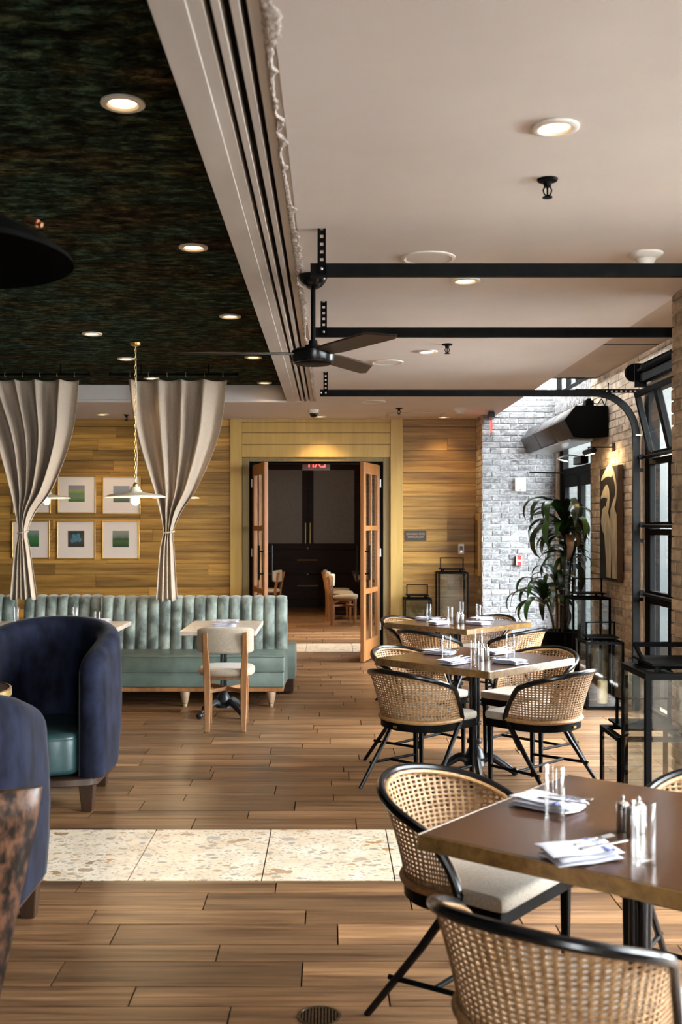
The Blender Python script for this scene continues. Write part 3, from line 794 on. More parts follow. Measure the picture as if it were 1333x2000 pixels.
# ceiling fan
t = thing('ceiling_fan', 'black three-blade ceiling fan hanging below the pale ceiling', 'ceiling fan', (-.088, 5.55, ZC))
MB().lathe([(0,0),(.076,0),(.075,-.012),(.066,-.034),(.048,-.056),(.026,-.070),(0,-.070)], 28).build('canopy', K['black_gloss'], t)
MB().cyl((0,0), .0125, -.36, -.06, 12).build('downrod', K['black_steel'], t)
MB().lathe([(0,-.340),(.022,-.340),(.024,-.362),(.042,-.366),(.044,-.384),(.104,-.388),(.112,-.396),(.112,-.445),(.104,-.458),(.088,-.462),(0,-.464)], 36).build('motor_housing', K['black_gloss'], t)
MB().lathe([(.094,-.4625),(.088,-.4655),(0,-.467)], 36).build('bottom_plate', K['black_steel'], t)
K['blade'] = wood('fan_blade', (.018,.011,.007), (.040,.026,.018), (2,30,30), rough=.4, kind='object', bump=.05, streak=.2)
for k, a in enumerate((R(181), R(-58), R(62))):
    poly = [(.09,-.045),(.20,-.062),(.58,-.066),(.70,.035),(.66,.060),(.20,.060),(.09,.045)]
    o = MB().prism(poly, -.005, .005).build('blade', K['blade'], t, bevel=.002)
    o.location = (0,0,-.408); o.rotation_euler = (R(-11), 0, a)
    o.rotation_mode = 'XYZ'
    MB().box(.07,.13,-.02,.02,-.006,.006).build('blade_iron', K['black_steel'], o)

# big black pendant at the upper left edge
t = thing('dome_pendant', 'large shallow black dome pendant with copper fitting at the left edge', 'pendant lamp', (-.985, 2.6, 2.25))
MB().lathe([(.350,0),(.346,.012),(.30,.045),(.22,.085),(.12,.115),(.05,.125),(0,.126)], 56).lathe([(.347,0),(.343,.010),(.298,.040),(.218,.080),(.12,.108),(0,.118)], 56).build('shade', K['black'], t, fix=False)
MB().tube([(0,0,.12),(0,0,.80)], .006, 8).build('cord', K['black'], t)
MB().lathe([(0,.0),(.05,.0),(.05,-.02),(0,-.022)], 20, Tm((0,0,.825))).build('canopy', K['black'], t)
MB().cyl((0,0), .009, 0, .03, 10, Tm((.262,-.06,.078), rz=R(-12), ry=R(112))).cyl((0,0), .006, .03, .042, 8, Tm((.262,-.06,.078), rz=R(-12), ry=R(112))).build('copper_fitting', K['copper'], t)

# cream disc pendants on brass chains
def pendant(lab, X, Y, zr):
    t = thing('chain_pendant', lab, 'pendant lamp', (X, Y, zr), 0, 'cream disc pendants')
    MB().lathe([(.243,0),(.240,.008),(.20,.022),(.10,.034),(.060,.042),(.044,.058),(.036,.085),(.0,.086)], 40).lathe([(.240,.0),(.20,.014),(.10,.026),(.04,.03),(0,.03)], 40).build('shade', K['white_enamel'], t, fix=False)
    MB().lathe([(0,.086),(.022,.086),(.020,.105),(.008,.118),(0,.118)], 16).build('cap', K['brass'], t)
    ch = MB(); z = .118; k = 0; top = ZT - zr - .02
    while z < top:
        pts = [(.007*math.cos(a)*(1 if k % 2 else .01), .007*math.cos(a)*(.01 if k % 2 else 1), z+.018+.021*math.sin(a)) for a in [2*math.pi*i/10 for i in range(10)]]
        ch.tube(pts, .0020, 5, closed=True); z += .034; k += 1
    ch.build('chain', K['brass'], t, fix=False)
    MB().tube(smooth_path([(.006,0,.12),(.014,0,.35),(-.004,.01,.55),(.008,0,.8),(.002,0,top)], 5), .0022, 5).build('cable', K['white_enamel'], t)
    MB().lathe([(0,0),(.045,0),(.040,-.018),(.012,-.028),(0,-.028)], 20, Tm((0,0,ZT-zr))).build('ceiling_rose', K['brass'], t)
    MB().ball((0,0,-.030), .036, 18, 12).build('bulb', K['bulb'], t)
    l = bpy.data.lights.new('bulb_light', 'POINT'); l.energy = 4; l.color = (1,.72,.42); l.shadow_soft_size = .04
    o = bpy.data.objects.new('bulb_light', l); COL.objects.link(o); o.parent = t; o.location = (0,0,-.09)
pendant('cream disc pendant on brass chain in front of the right curtain', -1.585, 8.67, 1.825)
pendant('cream disc pendant partly hidden by the left curtain', -2.94, 11.05, 1.875)
pendant('cream disc pendant almost wholly hidden behind the right curtain', -1.60, 11.05, 1.875)

# ================================================================== CURTAINS
def curtain(lab, edges, folds, seed, rod):
    """edges: list of (z, xl, xr)"""
    rn = random.Random(seed); Y = 9.80
    t = thing('tied_curtain', lab, 'curtain', (0, Y, 0), 0, 'tied linen curtains')
    nz, ns = 70, 150; vs = []; fs = []
    zt, zb = edges[0][0], edges[-1][0]
    ph = [rn.uniform(-.3,.3) for _ in range(folds+2)]
    tie_z = 1.53
    curve = smooth_path(edges, 8)
    for i in range(nz+1):
        z = zt + (zb-zt)*i/nz
        for e0, e1 in zip(curve[:-1], curve[1:]):
            if e0[0] >= z-1e-6 >= e1[0]-2e-6:
                f = (e0[0]-z)/max(1e-9, e0[0]-e1[0]); xl = e0[1]+(e1[1]-e0[1])*f; xr = e0[2]+(e1[2]-e0[2])*f; break
        w = xr-xl; near = math.exp(-((z-tie_z)/.16)**2)
        amp = .10*(1-.5*near) if z > tie_z else .036
        amp *= (.55 + .45*min(1, (zt-z)/.25))
        for k in range(ns+1):
            s = k/ns; a = s*folds*2*math.pi + .5*math.sin(3*s*math.pi+seed)
            fold = math.sin(a); sharp = math.copysign(abs(fold)**.75, fold)
            x = xl + w*s + .010*math.cos(a)*(1+.6*near)*(w/.6)
            y = -amp*sharp*(1+.25*math.sin(7*s+seed)) - .02*math.sin(math.pi*s)
            zz = z + (.012*math.sin(a*.5+seed) if i == nz else 0) - (.010*(1-math.cos(a))*.5 if i == 0 else 0)
            vs.append((x, y, zz))
    for i in range(nz):
        for k in range(ns): fs.append((i*(ns+1)+k, i*(ns+1)+k+1, (i+1)*(ns+1)+k+1, (i+1)*(ns+1)+k))
    o = MB().add(vs, fs).build('cloth', K['curtain'], t, fix=False, angle=180)
    sd = o.modifiers.new('thickness', 'SOLIDIFY'); sd.thickness = .003
    xm = [e for e in edges if abs(e[0]-tie_z) < .02][0]; xc = (xm[1]+xm[2])/2; rx = (xm[2]-xm[1])/2+.006
    ring = [(xc+rx*math.cos(a), (-.01)+.042*math.sin(a), tie_z+.008*math.cos(a)) for a in [2*math.pi*q/24 for q in range(24)]]
    MB().tube(ring, .009, 8, closed=True, squash=1.6).build('tie_back', K['curtain'], t)
    r = thing('curtain_rod', rod[2], 'curtain rod', (0, Y, 2.985), 0, 'curtain rods')
    MB().tube([(rod[0],0,0),(rod[1],0,0)], .011, 8).build('rod', K['black'], r)
    for x in (rod[0], rod[1]): MB().ball((x,0,0), .018).build('finial', K['black'], r)
    for x in (rod[0]+.28, rod[1]-.26): MB().tube([(x,0,0),(x,0,ZT-2.985)], .006, 6).build('bracket', K['black'], r)
    n = folds+2
    for q in range(n):
        x = edges[0][1] + .02 + (edges[0][2]-edges[0][1]-.04)*q/(n-1)
        MB().tube([(x,.018*math.cos(a),-.004+.019*math.sin(a)) for a in [2*math.pi*j/12 for j in range(12)]], .0025, 5, closed=True).build('ring', K['steel'], r)
S = 9.80/FPX
def E(y, a, b): return (EYE+(CY0-y)*S, (a-CX0)*S, (b-CX0)*S)
tz = CY0-(1.53-EYE)/S
curtain('tied linen curtain right of the pictures, behind the brass chain pendant', [E(742,250,440), E(850,268,424), E(950,300,384), E(1000,315,352), E(tz,320,338), E(1075,313,340), E(1172,305,346)], 4, 1.0, (-2.02,-.86,'black curtain rod holding the right curtain'))
curtain('tied linen curtain at the left edge, hanging before the pictures', [E(742,-62,150), E(850,-10,136), E(950,22,100), E(1000,34,66), E(tz,38,52), E(1075,30,58), E(1170,20,72)], 5, 2.3, (-3.5,-2.22,'black curtain rod holding the left curtain'))
# ================================================================== WALL THINGS
def print_mat(name, kind):
    t = NT(name); t.setb(rough=.6)
    sp = t.n('ShaderNodeSeparateXYZ'); t.l(t.n('ShaderNodeTexCoord').outputs['Generated'], sp.inputs[0])
    nz = t.noise(t.coords('object', (60,60,9)), 1.0, 4)
    ad = t.n('ShaderNodeMath', operation='MULTIPLY_ADD'); t.l(nz, ad.inputs[0]); ad.inputs[1].default_value = .22; t.l(sp.outputs[2], ad.inputs[2])
    st = {'marsh': [(.10,(.03,.08,.02)),(.35,(.10,.20,.05)),(.45,(.16,.13,.17)),(.62,(.09,.20,.03)),(.80,(.22,.26,.10)),(.95,(.22,.18,.24))],
          'stone': [(.15,(.06,.09,.05)),(.4,(.12,.14,.13)),(.7,(.17,.19,.22)),(.95,(.20,.22,.25))],
          'field': [(.10,(.01,.04,.015)),(.5,(.02,.12,.03)),(.72,(.03,.14,.05)),(.8,(.10,.13,.10)),(.98,(.14,.20,.19))],
          'dusk': [(.10,(.008,.03,.012)),(.45,(.04,.09,.02)),(.62,(.02,.05,.02)),(.72,(.10,.14,.10)),(.98,(.20,.20,.17))],
          'nest': [(.2,(.020,.018,.012)),(.6,(.05,.045,.028)),(1.0,(.02,.022,.02))]}[kind]
    t.color(t.ramp(ad.outputs[0], st)); return t.m
egg = mat('egg_blue', (.05,.14,.20), rough=.5)
def picture(lab, x0, x1, z0, z1, kind):
    w, h = x1-x0, z1-z0
    t = thing('framed_picture', lab, 'picture', ((x0+x1)/2, YF-.004, (z0+z1)/2), 0, 'gold framed pictures')
    b = .014
    for (a, c, d, e) in ((-w/2,w/2,-h/2,-h/2+b),(-w/2,w/2,h/2-b,h/2),(-w/2,-w/2+b,-h/2+b,h/2-b),(w/2-b,w/2,-h/2+b,h/2-b)):
        MB().box(a,c,-.026,0,d,e).build('frame_bar', K['gold_frame'], t, bevel=.003)
    MB().box(-w/2+b,w/2-b,-.014,0,-h/2+b,h/2-b).build('mat_board', K['mat_board'], t, smooth=False)
    s = .10
    pr = MB().box(-s,s,-.0165,-.014,-s+.012,s+.012).build('print', print_mat('print_'+kind, kind), t, smooth=False)
    if kind == 'nest':
        for (ex, ez, a) in ((-.03,.03,0),(.022,.04,.3),(-.005,-.012,.2),(.04,-.01,-.3),(-.045,-.02,.4)):
            MB().ball((0,0,0), .024, 12, 8, 1.25, Tm((ex,-.0165,ez+.012), ry=a) @ Matrix.Diagonal((1,.06,1,1))).build('painted_egg', egg, pr)
q = YF/FPX
def XW(px): return (px-CX0)*q
def ZW(py): return EYE+(CY0-py)*q
for (lab, x0, x1, y0, y1, kind) in (
    ('gold framed print of pale grey stones, upper right of the picture group', 201,275,930,1004,'stone'),
    ('gold framed print of a violet marsh, upper middle of the picture group', 113,188,929,1003,'marsh'),
    ('gold framed picture half hidden by the left curtain, upper left of the group', 26,100,929,1003,'dusk'),
    ('gold framed print of dark river reeds, lower right of the picture group', 200,273,1017,1092,'dusk'),
    ('gold framed print of blue eggs in a nest, lower middle of the group', 112,187,1017,1092,'nest'),
    ('gold framed print of a green field, lower left beside the curtain', 24,98,1017,1091,'field')):
    picture(lab, XW(x0), XW(x1), ZW(y1), ZW(y0), kind)
# room sign
t = thing('room_sign', 'black plaque reading SAVANNAH RIVER DINING ROOM on the wooden wall', 'sign', (XW(812), YF-.002, ZW(1046)))
MB().box(-.133,.133,-.012,0,-.062,.062).build('plate', K['sign_black'], t, bevel=.002)
me = text_mesh('SAVANNAH RIVER\nDINING ROOM', .036); me.materials.append(K['sign_letter'])
o = link('lettering', me, None, t); o.location = (0,-.0135,0); o.rotation_euler = (R(90),0,0); o.scale = (.78,1.1,1)
# thermostat on wooden wall, speaker and pull station on brick
t = thing('thermostat', 'small white thermostat on the wooden wall above the tall lantern', 'thermostat', (XW(901), YF-.002, ZW(1072)))
MB().box(-.036,.036,-.026,0,-.062,.062).build('body', K['white_plastic'], t, bevel=.006, seg=2)
MB().box(-.020,.020,-.028,-.024,-.012,.032).build('display', K['black_gloss'], t)
MB().box(-.012,.012,-.029,-.024,-.046,-.032).build('button', K['steel'], t)
qb = 12.56/FPX
t = thing('wall_speaker', 'square white wall speaker on the whitewashed brick', 'speaker', ((1016-CX0)*qb, 12.566, EYE+(CY0-947)*qb))
MB().box(-.063,.063,-.05,0,-.078,.078).build('box', K['white_plastic'], t, bevel=.008, seg=2)
MB().lathe([(.047,0),(.044,.004),(.02,.006),(0,.006)], 28, Tm((0,-.05,.015),rx=R(90))).build('grille', K['plaster'], t)
MB().box(-.012,.012,-.053,-.048,-.066,-.056).build('emblem', K['black'], t)
t = thing('fire_alarm', 'small red fire alarm pull station on the whitewashed brick', 'alarm', ((1014-CX0)*qb, 12.566, EYE+(CY0-1095)*qb))
MB().box(-.041,.041,-.045,0,-.06,.06).build('body', K['red_plastic'], t, bevel=.006)
MB().box(-.028,.028,-.052,-.044,-.012,.012).build('pull_bar', K['white_plastic'], t, bevel=.002)
for x in (-.03,.03): MB().box(x-.004,x+.004,-.048,-.044,-.05,.05).build('stripe', K['white_plastic'], t)
# panel beside the brick return
t = thing('wall_panel', 'narrow tan access panel on the brick return beside the wooden wall', 'panel', (1.795, 12.86, 1.36))
MB().box(-.022,.008,-.13,.13,-.37,.37).build('door_face', K['wall_trim'], t, bevel=.004)
MB().box(-.026,-.02,-.10,.10,-.30,.30).build('inset', K['edge_wood'], t, bevel=.002)
# exit signs
def exit_sign(lab, loc, rz, mirror, w=.30, h=.20, hang=False):
    t = thing('exit_sign', lab, 'exit sign', loc, rz)
    MB().box(-w/2-.02,w/2+.02,-.035,.035,h,h+.055).build('housing', K['cast_iron'], t, bevel=.006)
    MB().box(-.06,.06,-.03,.03,h+.05,h+.075).build('canopy', K['cast_iron'], t)
    MB().box(-w/2,w/2,-.004,.004,0,h).build('panel', K['exit_panel'], t, bevel=.001)
    if hang: MB().tube([(0,0,h+.07),(0,0,ZC-loc[2])], .008, 8).build('hanging_rod', K['black_steel'], t)
    me = text_mesh('EXIT', .185); me.materials.append(K['red'])
    for sg in (-1, 1):
        o = link('lettering', me, None, t); o.location = (0, sg*.0055, h*.5); o.rotation_euler = (R(90),0,0 if (sg < 0) != mirror else math.pi)
        if mirror: o.rotation_euler = (R(90),0, math.pi if sg < 0 else 0)
        o.scale = (.72, 1, 1)
K['exit_panel'] = mat('exit_panel', (.30,.16,.14), rough=.3)
exit_sign('red exit sign hanging from the ceiling edge by the whitewashed brick', (1.86, 12.28, 2.625), R(84), False)
exit_sign('red mirrored exit sign glimpsed through the doorway', (-.19, 14.6, 2.345), 0, True, w=.38, hang=True)

# entrance: air curtain, heater bar, picture light, painting
t = thing('air_curtain', 'black angular air curtain heater mounted above the glass entrance', 'air curtain', (2.645, 0, 0))
Y0, Y1 = 10.12, 12.52
poly = [(0,2.73),(-.30,2.73),(-.405,2.60),(-.32,2.44),(-.20,2.425),(0,2.44)]
def slab(y0, y1, poly):
    n = len(poly); vs = [(x,y0,z) for x, z in poly]+[(x,y1,z) for x, z in poly]
    return MB().add(vs, [tuple(range(n)), tuple(range(n,2*n))[::-1]]+[(k,(k+1)%n,(k+1)%n+n,k+n) for k in range(n)])
slab(Y0+.03, Y1, poly).build('casing', K['graphite'] if 'graphite' in K else K.setdefault('graphite', mat('graphite_paint', (.030,.031,.034), (.042,.043,.046), (8,8,8), rough=.42, metal=.2)), t, bevel=.004)
slab(Y0, Y0+.03, [(x*1.02, 2.585+(z-2.585)*1.03) for x, z in poly]).build('end_cap', K['black'], t, bevel=.003)
for yy in (10.9, 11.7): slab(yy, yy+.006, [(x*1.004, 2.585+(z-2.585)*1.01) for x, z in poly]).build('seam', K['black'], t)
MB().box(-.33,-.10,Y0+.2,Y1-.2,2.415,2.432).build('outlet_grille', K['steel'], t)
MB().box(-.20,-.12,Y0+.06,Y0+.16,2.73,2.79).box(-.18,-.14,Y0+.08,Y0+.13,2.79,2.81).build('terminal_box', K['black'], t, bevel=.003)
MB().tube(smooth_path([(-.15,Y0+.1,2.78),(-.08,Y0+.08,2.76),(-.05,Y0+.05,2.80),(-.02,Y0+.04,2.74),(.0,Y0+.02,2.86),(.005,Y0+.0,2.95)], 6), .005, 6).build('cable', K['black'], t)
t = thing('door_closer', 'black and steel closer arms at the head of the glass entrance', 'door closer', (2.66, 11.2, 2.26))
MB().box(-.09,-.01,-.30,.05,-.03,.05).build('closer_body', K['black_steel'], t, bevel=.006)
MB().tube(smooth_path([(-.06,-.2,.04),(-.16,-.02,.07),(-.20,.28,.05),(-.06,.45,.03)], 5), .009, 6).build('arm', K['steel'], t)
MB().tube([(-.05,.75,-.08),(-.38,.95,-.06)], .009, 6).build('stay_bar', K['black_steel'], t)
t = thing('picture_light', 'small black picture light glowing on the brick above the painting', 'picture light', (2.655, 9.95, 2.315))
MB().box(-.012,0,-.04,.04,-.03,.05).build('wall_plate', K['walnut_leg'], t, bevel=.002)
MB().tube([(-.01,0,.01),(-.24,0,.01)], .006, 8).build('arm', K['black_steel'], t)
MB().tube([(-.23,-.17,-.03),(-.23,.17,-.03)], .026, 12).build('shade', K['black_steel'], t)
MB().tube([(-.24,0,.01),(-.23,0,-.02)], .008, 6).build('knuckle', K['black_steel'], t)
MB().box(-.232,-.218,-.155,.155,-.062,-.055).build('lamp_tube', K['lamp_warm'], t)
l = bpy.data.lights.new('picture_lamp', 'AREA'); l.energy = 1.6; l.color = (1,.68,.34); l.shape = 'RECTANGLE'; l.size = .06; l.size_y = .3
o = bpy.data.objects.new('picture_lamp', l); COL.objects.link(o); o.parent = t; o.location = (-.20,0,-.075); o.rotation_euler = (0, R(-35), 0)
# heron painting
pt = thing('heron_painting', 'tall dark canvas of two white herons on the brick wall', 'painting', (2.655, 9.93, 1.61))
hw, hh, td = .32, .535, .055
K['canvas_dark'] = mat('canvas_dark', (.006,.005,.0045), (.013,.011,.009), (12,12,12), rough=.7, spec=.15)
K['canvas_side'] = mat('canvas_side', (.07,.035,.016), (.10,.052,.026), (8,8,8), rough=.6)
K['heron'] = mat('heron_paint', (.26,.23,.16), (.46,.41,.31), (14,14,5), rough=.6)
MB().box(-td,-.008,-hw,hw,-hh,hh).build('stretcher', K['canvas_side'], pt, bevel=.003)
MB().box(-td-.002,-td,-hw+.012,hw-.012,-hh+.012,hh-.012).build('canvas', K['canvas_dark'], pt, smooth=False)
def bird(name, pts, off):
    # outline given as (u right as the viewer sees it 0..1, v up 0..1) on the painted face
    P = [(hw-.012-(2*hw-.024)*u, -hh+.012+(2*hh-.024)*v) for u, v in pts]
    n = len(P); vs = [(-td-.002,a,b) for a, b in P]+[(-td-.002-off,a,b) for a, b in P]
    MB().add(vs, [tuple(range(n)), tuple(range(n,2*n))[::-1]]+[(k,(k+1)%n,(k+1)%n+n,k+n) for k in range(n)]).build(name, K['heron'], pt, smooth=False)
def ribbon(pts, w):
    """a bent band as a closed outline"""
    L = []; Rr = []
    for i, p in enumerate(pts):
        a = Vector(pts[max(0,i-1)]); b = Vector(pts[min(len(pts)-1,i+1)]); d = (b-a); d.normalize(); n = Vector((-d.y, d.x))
        ww = w[i] if isinstance(w, list) else w
        L.append(tuple(Vector(p)+n*ww)); Rr.append(tuple(Vector(p)-n*ww))
    return L + Rr[::-1]
neck = [tuple(p)[:2] for p in smooth_path([(.08,.90,0),(.36,.955,0),(.62,.975,0),(.80,.93,0),(.93,.82,0),(.90,.72,0),(.72,.64,0),(.62,.58,0)], 5)]
nw = [.012+.05*min(1,i/10) if i < 12 else .036 for i in range(len(neck))]
bird('tall_heron_neck', ribbon(neck, nw), .0012)
bird('tall_heron_body', [(.62,.62),(.80,.66),(.96,.58),(.99,.40),(.97,.02),(.72,.02),(.66,.30),(.60,.50)], .0016)
neck = [tuple(p)[:2] for p in smooth_path([(.06,.735,0),(.22,.775,0),(.40,.79,0),(.50,.75,0),(.48,.68,0),(.40,.62,0)], 5)]
bird('small_heron_neck', ribbon(neck, [.01+.05*min(1,i/9) for i in range(len(neck))]), .0014)
bird('small_heron_body', [(.06,.52),(.14,.63),(.30,.66),(.46,.62),(.60,.50),(.66,.30),(.64,.02),(.40,.02),(.36,.20),(.26,.40),(.14,.44)], .0018)
# floor drain
t = thing('floor_drain', 'round tarnished brass drain grate set in the plank floor', 'drain', (-.035, 3.467, 0))
K['drain'] = mat('drain_metal', (.08,.05,.025), (.16,.105,.055), (60,60,60), rough=.4, metal=.8)
MB().lathe([(.073,0),(.073,.003),(.064,.004),(.062,.0012)], 32).build('rim', K['drain'], t)
MB().lathe([(.062,.001),(0,.001)], 32).build('sump', K['black'], t)
g = MB()
for k in range(-5, 6):
    x = k*.0108; h = math.sqrt(max(0, .062**2-x*x)); g.box(x-.003,x+.003,-h,h,.001,.0035)
g.build('grate', K['drain'], t)
# ================================================================== CANE CHAIRS
def cane_chair():
    t = thing('cane_chair', 'cane chair', 'chair', group='cane chairs at the dark wood tables')
    zb, zt0 = .445, .742
    def base(u):                       # u -1..1 round the back, from right arm to left arm
        a = abs(u)
        arc = .62                      # share of the path that is the round back
        if a < arc:
            th = a/arc*math.pi/2
            x, y = .245*math.sin(th), -.215*math.cos(th)-.015
        else:
            f = (a-arc)/(1-arc); x, y = .245, -.015 + .105*f
        return Vector((math.copysign(x, u), y, 0))
    def normal(u):
        e = 1e-3; d = base(min(1,u+e)) - base(max(-1,u-e)); d.normalize()
        n = Vector((d.y, -d.x, 0)); b = base(u) - Vector((0,.05,0))
        return n if n.dot(b) > 0 else -n
    def ztop(u): return zb + (zt0-zb)*max(0, 1-abs(u)**1.7)**.72
    def S(u, z):
        k = max(0, (z-zb))/(zt0-zb); fl = .075*(1-.75*abs(u)**2)
        return base(u) + normal(u)*(fl*k**1.3) + Vector((0, -.02*k*(1-abs(u)), z))
    # rail
    rail = [S(u, ztop(u)) for u in [math.sin(math.pi/2*(-1+2*i/48)) for i in range(49)]]
    lo_r = Vector((.247,.065,.40)); lo_l = Vector((-.247,.065,.40))
    path = [lo_l + Vector((0,-.012,0))] + rail[1:-1] + [lo_r + Vector((0,-.012,0))]
    path = smooth_path(path, 2)
    MB().tube(path, .0155, 10).build('back_rail', K['black_gloss'], t)
    # cane lattice with real holes
    nu = 58; nv = 20; mb = MB(); dz = (zt0-zb)/nv
    us = [-1+2*i/nu for i in range(nu+1)]
    idx = {}
    def vert(u, z):
        u = max(-1, min(1, u)); z = min(max(z, zb), ztop(u)); return S(u, z)
    for i in range(nu):
        for j in range(nv):
            u0, u1 = us[i], us[i+1]; z0, z1 = zb+j*dz, zb+(j+1)*dz
            um = (u0+u1)/2
            if z0 >= max(ztop(u0), ztop(u1)): continue
            full = z1 <= min(ztop(u0), ztop(u1)) - .004
            if not full:
                p = [vert(u0,z0), vert(u1,z0), vert(u1,z1), vert(u0,z1)]; mb.add(p, [(0,1,2,3)]); continue
            off = 0
            hu, hz = (u1-u0)*.32, dz*.32; zc = (z0+z1)/2
            outer = [vert(u0,z0), vert(um,z0), vert(u1,z0), vert(u1,zc), vert(u1,z1), vert(um,z1), vert(u0,z1), vert(u0,zc)]
            cc = .72
            inner = [vert(um-hu*cc,zc-hz*cc), vert(um,zc-hz), vert(um+hu*cc,zc-hz*cc), vert(um+hu,zc), vert(um+hu*cc,zc+hz*cc), vert(um,zc+hz), vert(um-hu*cc,zc+hz*cc), vert(um-hu,zc)]
            mb.add(outer+inner, [(k,(k+1)%8,(k+1)%8+8,k+8) for k in range(8)])
    o = mb.build('cane_panel', K['cane'], t, angle=60)
    sd = o.modifiers.new('thickness', 'SOLIDIFY'); sd.thickness = .0035
    # braided borders
    MB().tube([S(u, ztop(u)) + (Vector((0,.02,.55))-S(u,ztop(u))).normalized()*.021 for u in [math.sin(math.pi/2*(-.99+1.98*i/40)) for i in range(41)]], .0075, 6).build('braid', K['cane_border'], t)
    MB().tube([base(u)*1.015 + Vector((0,0,zb-.002)) for u in [-.97+1.94*i/40 for i in range(41)]], .0125, 8).build('braid', K['cane_border'], t)
    # seat frame and cushion: straight front, round back
    def outline(g, n=20):
        pts = [( .245+g, .235+g*.6), (.245+g, .05)]
        for i in range(n+1):
            th = math.pi/2 - math.pi*i/n; pts.append(((.245+g)*math.sin(th), -(.215+g)*math.cos(th)-.015))
        pts += [(-.245-g, .05), (-.245-g, .235+g*.6)]
        return pts
    MB().prism(outline(0), .385, .432).build('seat_frame', K['black_steel'], t, bevel=.004)
    co = [( .225,.250),(.243,.238),(.247,.215)] + outline(-.002)[1:-1] + [(-.247,.215),(-.243,.238),(-.225,.250)]
    MB().prism(co, .430, .478, rnd=.016, seg=4).build('seat_cushion', K['seat_fabric'], t)
    for s in (-1, 1):
        MB().tube([(s*.247,.055,.41),(s*.252,-.05,.26),(s*.268,-.25,0)], [.0155,.014,.0115], 10).build('leg', K['black_gloss'], t)
        MB().taper(s*.222,.215,0,.40,.020,.030).build('leg', K['black_steel'], t, bevel=.004)
        MB().tube([(s*.262,-.165,.145),(s*.222,.215,.145)], .009, 8).build('stretcher', K['black_steel'], t)
    MB().tube([(-.245,-.0,.145),(.245,-.0,.145)], .009, 8).build('stretcher', K['black_steel'], t)
    MB().box(-.014,.014,-.236,-.231,.400,.414).build('maker_tag', K['brass'], t)
    return t
chair0 = cane_chair(); first = [True]
def put_chair(lab, x, y, deg):
    o = chair0 if first[0] else copy_tree(chair0); first[0] = False
    return place(o, (x, y, 0), R(deg-90), lab)      # deg: heading of the sitter
put_chair('cane chair on the left of the nearest table, its woven inner back showing', .483, 3.53, -39)
put_chair('cane chair cut by the bottom edge, its back turned to the camera', .55, 2.53, 51)
put_chair('cane chair cut by the right edge behind the nearest table', 1.28, 3.50, 231)
put_chair('cane chair front left of the middle table, back turned to us', .549, 6.447, 45)
put_chair('cane chair behind left of the middle table, mostly hidden by its corner', .60, 7.25, -45)
put_chair('cane chair front right of the middle table, beside the lanterns', 1.28, 6.45, 135)
put_chair('cane chair behind right of the middle table', 1.36, 7.20, 225)
put_chair('cane chair behind left of the farthest table, next to the door leaf', .787, 9.72, -45)
put_chair('cane chair front left of the farthest table, back turned to us', .875, 8.82, 45)
put_chair('cane chair front right of the farthest table before the potted plant', 1.49, 8.93, 135)
put_chair('cane chair behind right of the farthest table against the white brick', 1.40, 9.86, 225)

# ================================================================== TABLES
def iron_base(t, top):
    MB().lathe([(.0,.235),(.020,.235),(.026,.22),(.020,.205),(.030,.195),(.046,.17),(.060,.135),(.066,.118),(.058,.10),(.066,.09),(.070,.07),(0,.06)], 20).build('base_hub', K['cast_iron'], t)
    for k in range(4):
        a = k*math.pi/2 + math.pi/4; c, s = math.cos(a), math.sin(a)
        pts = smooth_path([(.04*c,.04*s,.10),(.10*c,.10*s,.115),(.17*c,.17*s,.075),(.235*c,.235*s,.028)], 5)
        MB().tube(pts, [.030-.014*i/(len(pts)-1) for i in range(len(pts))], 10).tube(pts, .011, 6, M=Matrix.Translation((0,0,.020))).ball((.255*c,.255*s,.026), .028, 12, 8, .92).build('base_foot', K['cast_iron'], t)
    for (dx, dy) in ((.015,.015),(-.015,.015),(.015,-.015),(-.015,-.015)):
        MB().cyl((dx,dy), .012, .20, top, 12).build('column', K['black_gloss'], t)
    MB().lathe([(0,.33),(.046,.33),(.048,.338),(.046,.346),(0,.346)], 16).lathe([(0,.21),(.05,.21),(.052,.225),(.046,.236),(0,.236)], 16).build('collar', K['cast_iron'], t)
    MB().box(-.22,.22,-.02,.02,top-.012,top).box(-.02,.02,-.22,.22,top-.012,top).build('top_bracket', K['black_steel'], t)
def dark_table():
    t = thing('dining_table', 'table', 'table', group='square dark wood tables')
    h = .445
    MB().box(-h,h,-h,h,.708,.7495).build('top', K['table_wood'], t, bevel=.003)
    e = MB()
    for (a, b, c, d) in ((-h-.008,h+.008,-h-.008,-h),(-h-.008,h+.008,h,h+.008),(-h-.008,-h,-h,h),(h,h+.008,-h,h)): MB().box(a,b,c,d,.706,.749).build('edge_band', K['edge_wood'], t, bevel=.002)
    iron_base(t, .708)
    return t
t0 = dark_table()
place(t0, (.875, 3.00, 0), R(51), 'square dark wood table nearest the camera, cut by the right edge')
place(copy_tree(t0), (.925, 6.80, 0), R(45), 'square dark wood table in the middle, surrounded by four cane chairs')
place(copy_tree(t0), (1.11, 9.27, 0), R(45), 'square dark wood table farthest back, before the lanterns')
def stone_table(lab, x0, x1, y0, y1, bx):
    t = thing('booth_table', lab, 'table', ((x0+x1)/2, (y0+y1)/2, 0), 0, 'pale stone booth tables')
    w, d = (x1-x0)/2, (y1-y0)/2
    MB().box(-w,w,-d,d,.715,.752).build('top', K['stone_top'], t, bevel=.004)
    iron_base(t, .715); return t
stone_table('pale stone-topped table in front of the green booth, chair tucked in', -1.20, -.59, 8.48, 9.42, -.9)
stone_table('pale stone-topped table at the left end of the booth, set with glasses', -2.95, -1.75, 8.36, 9.38, -2.3)

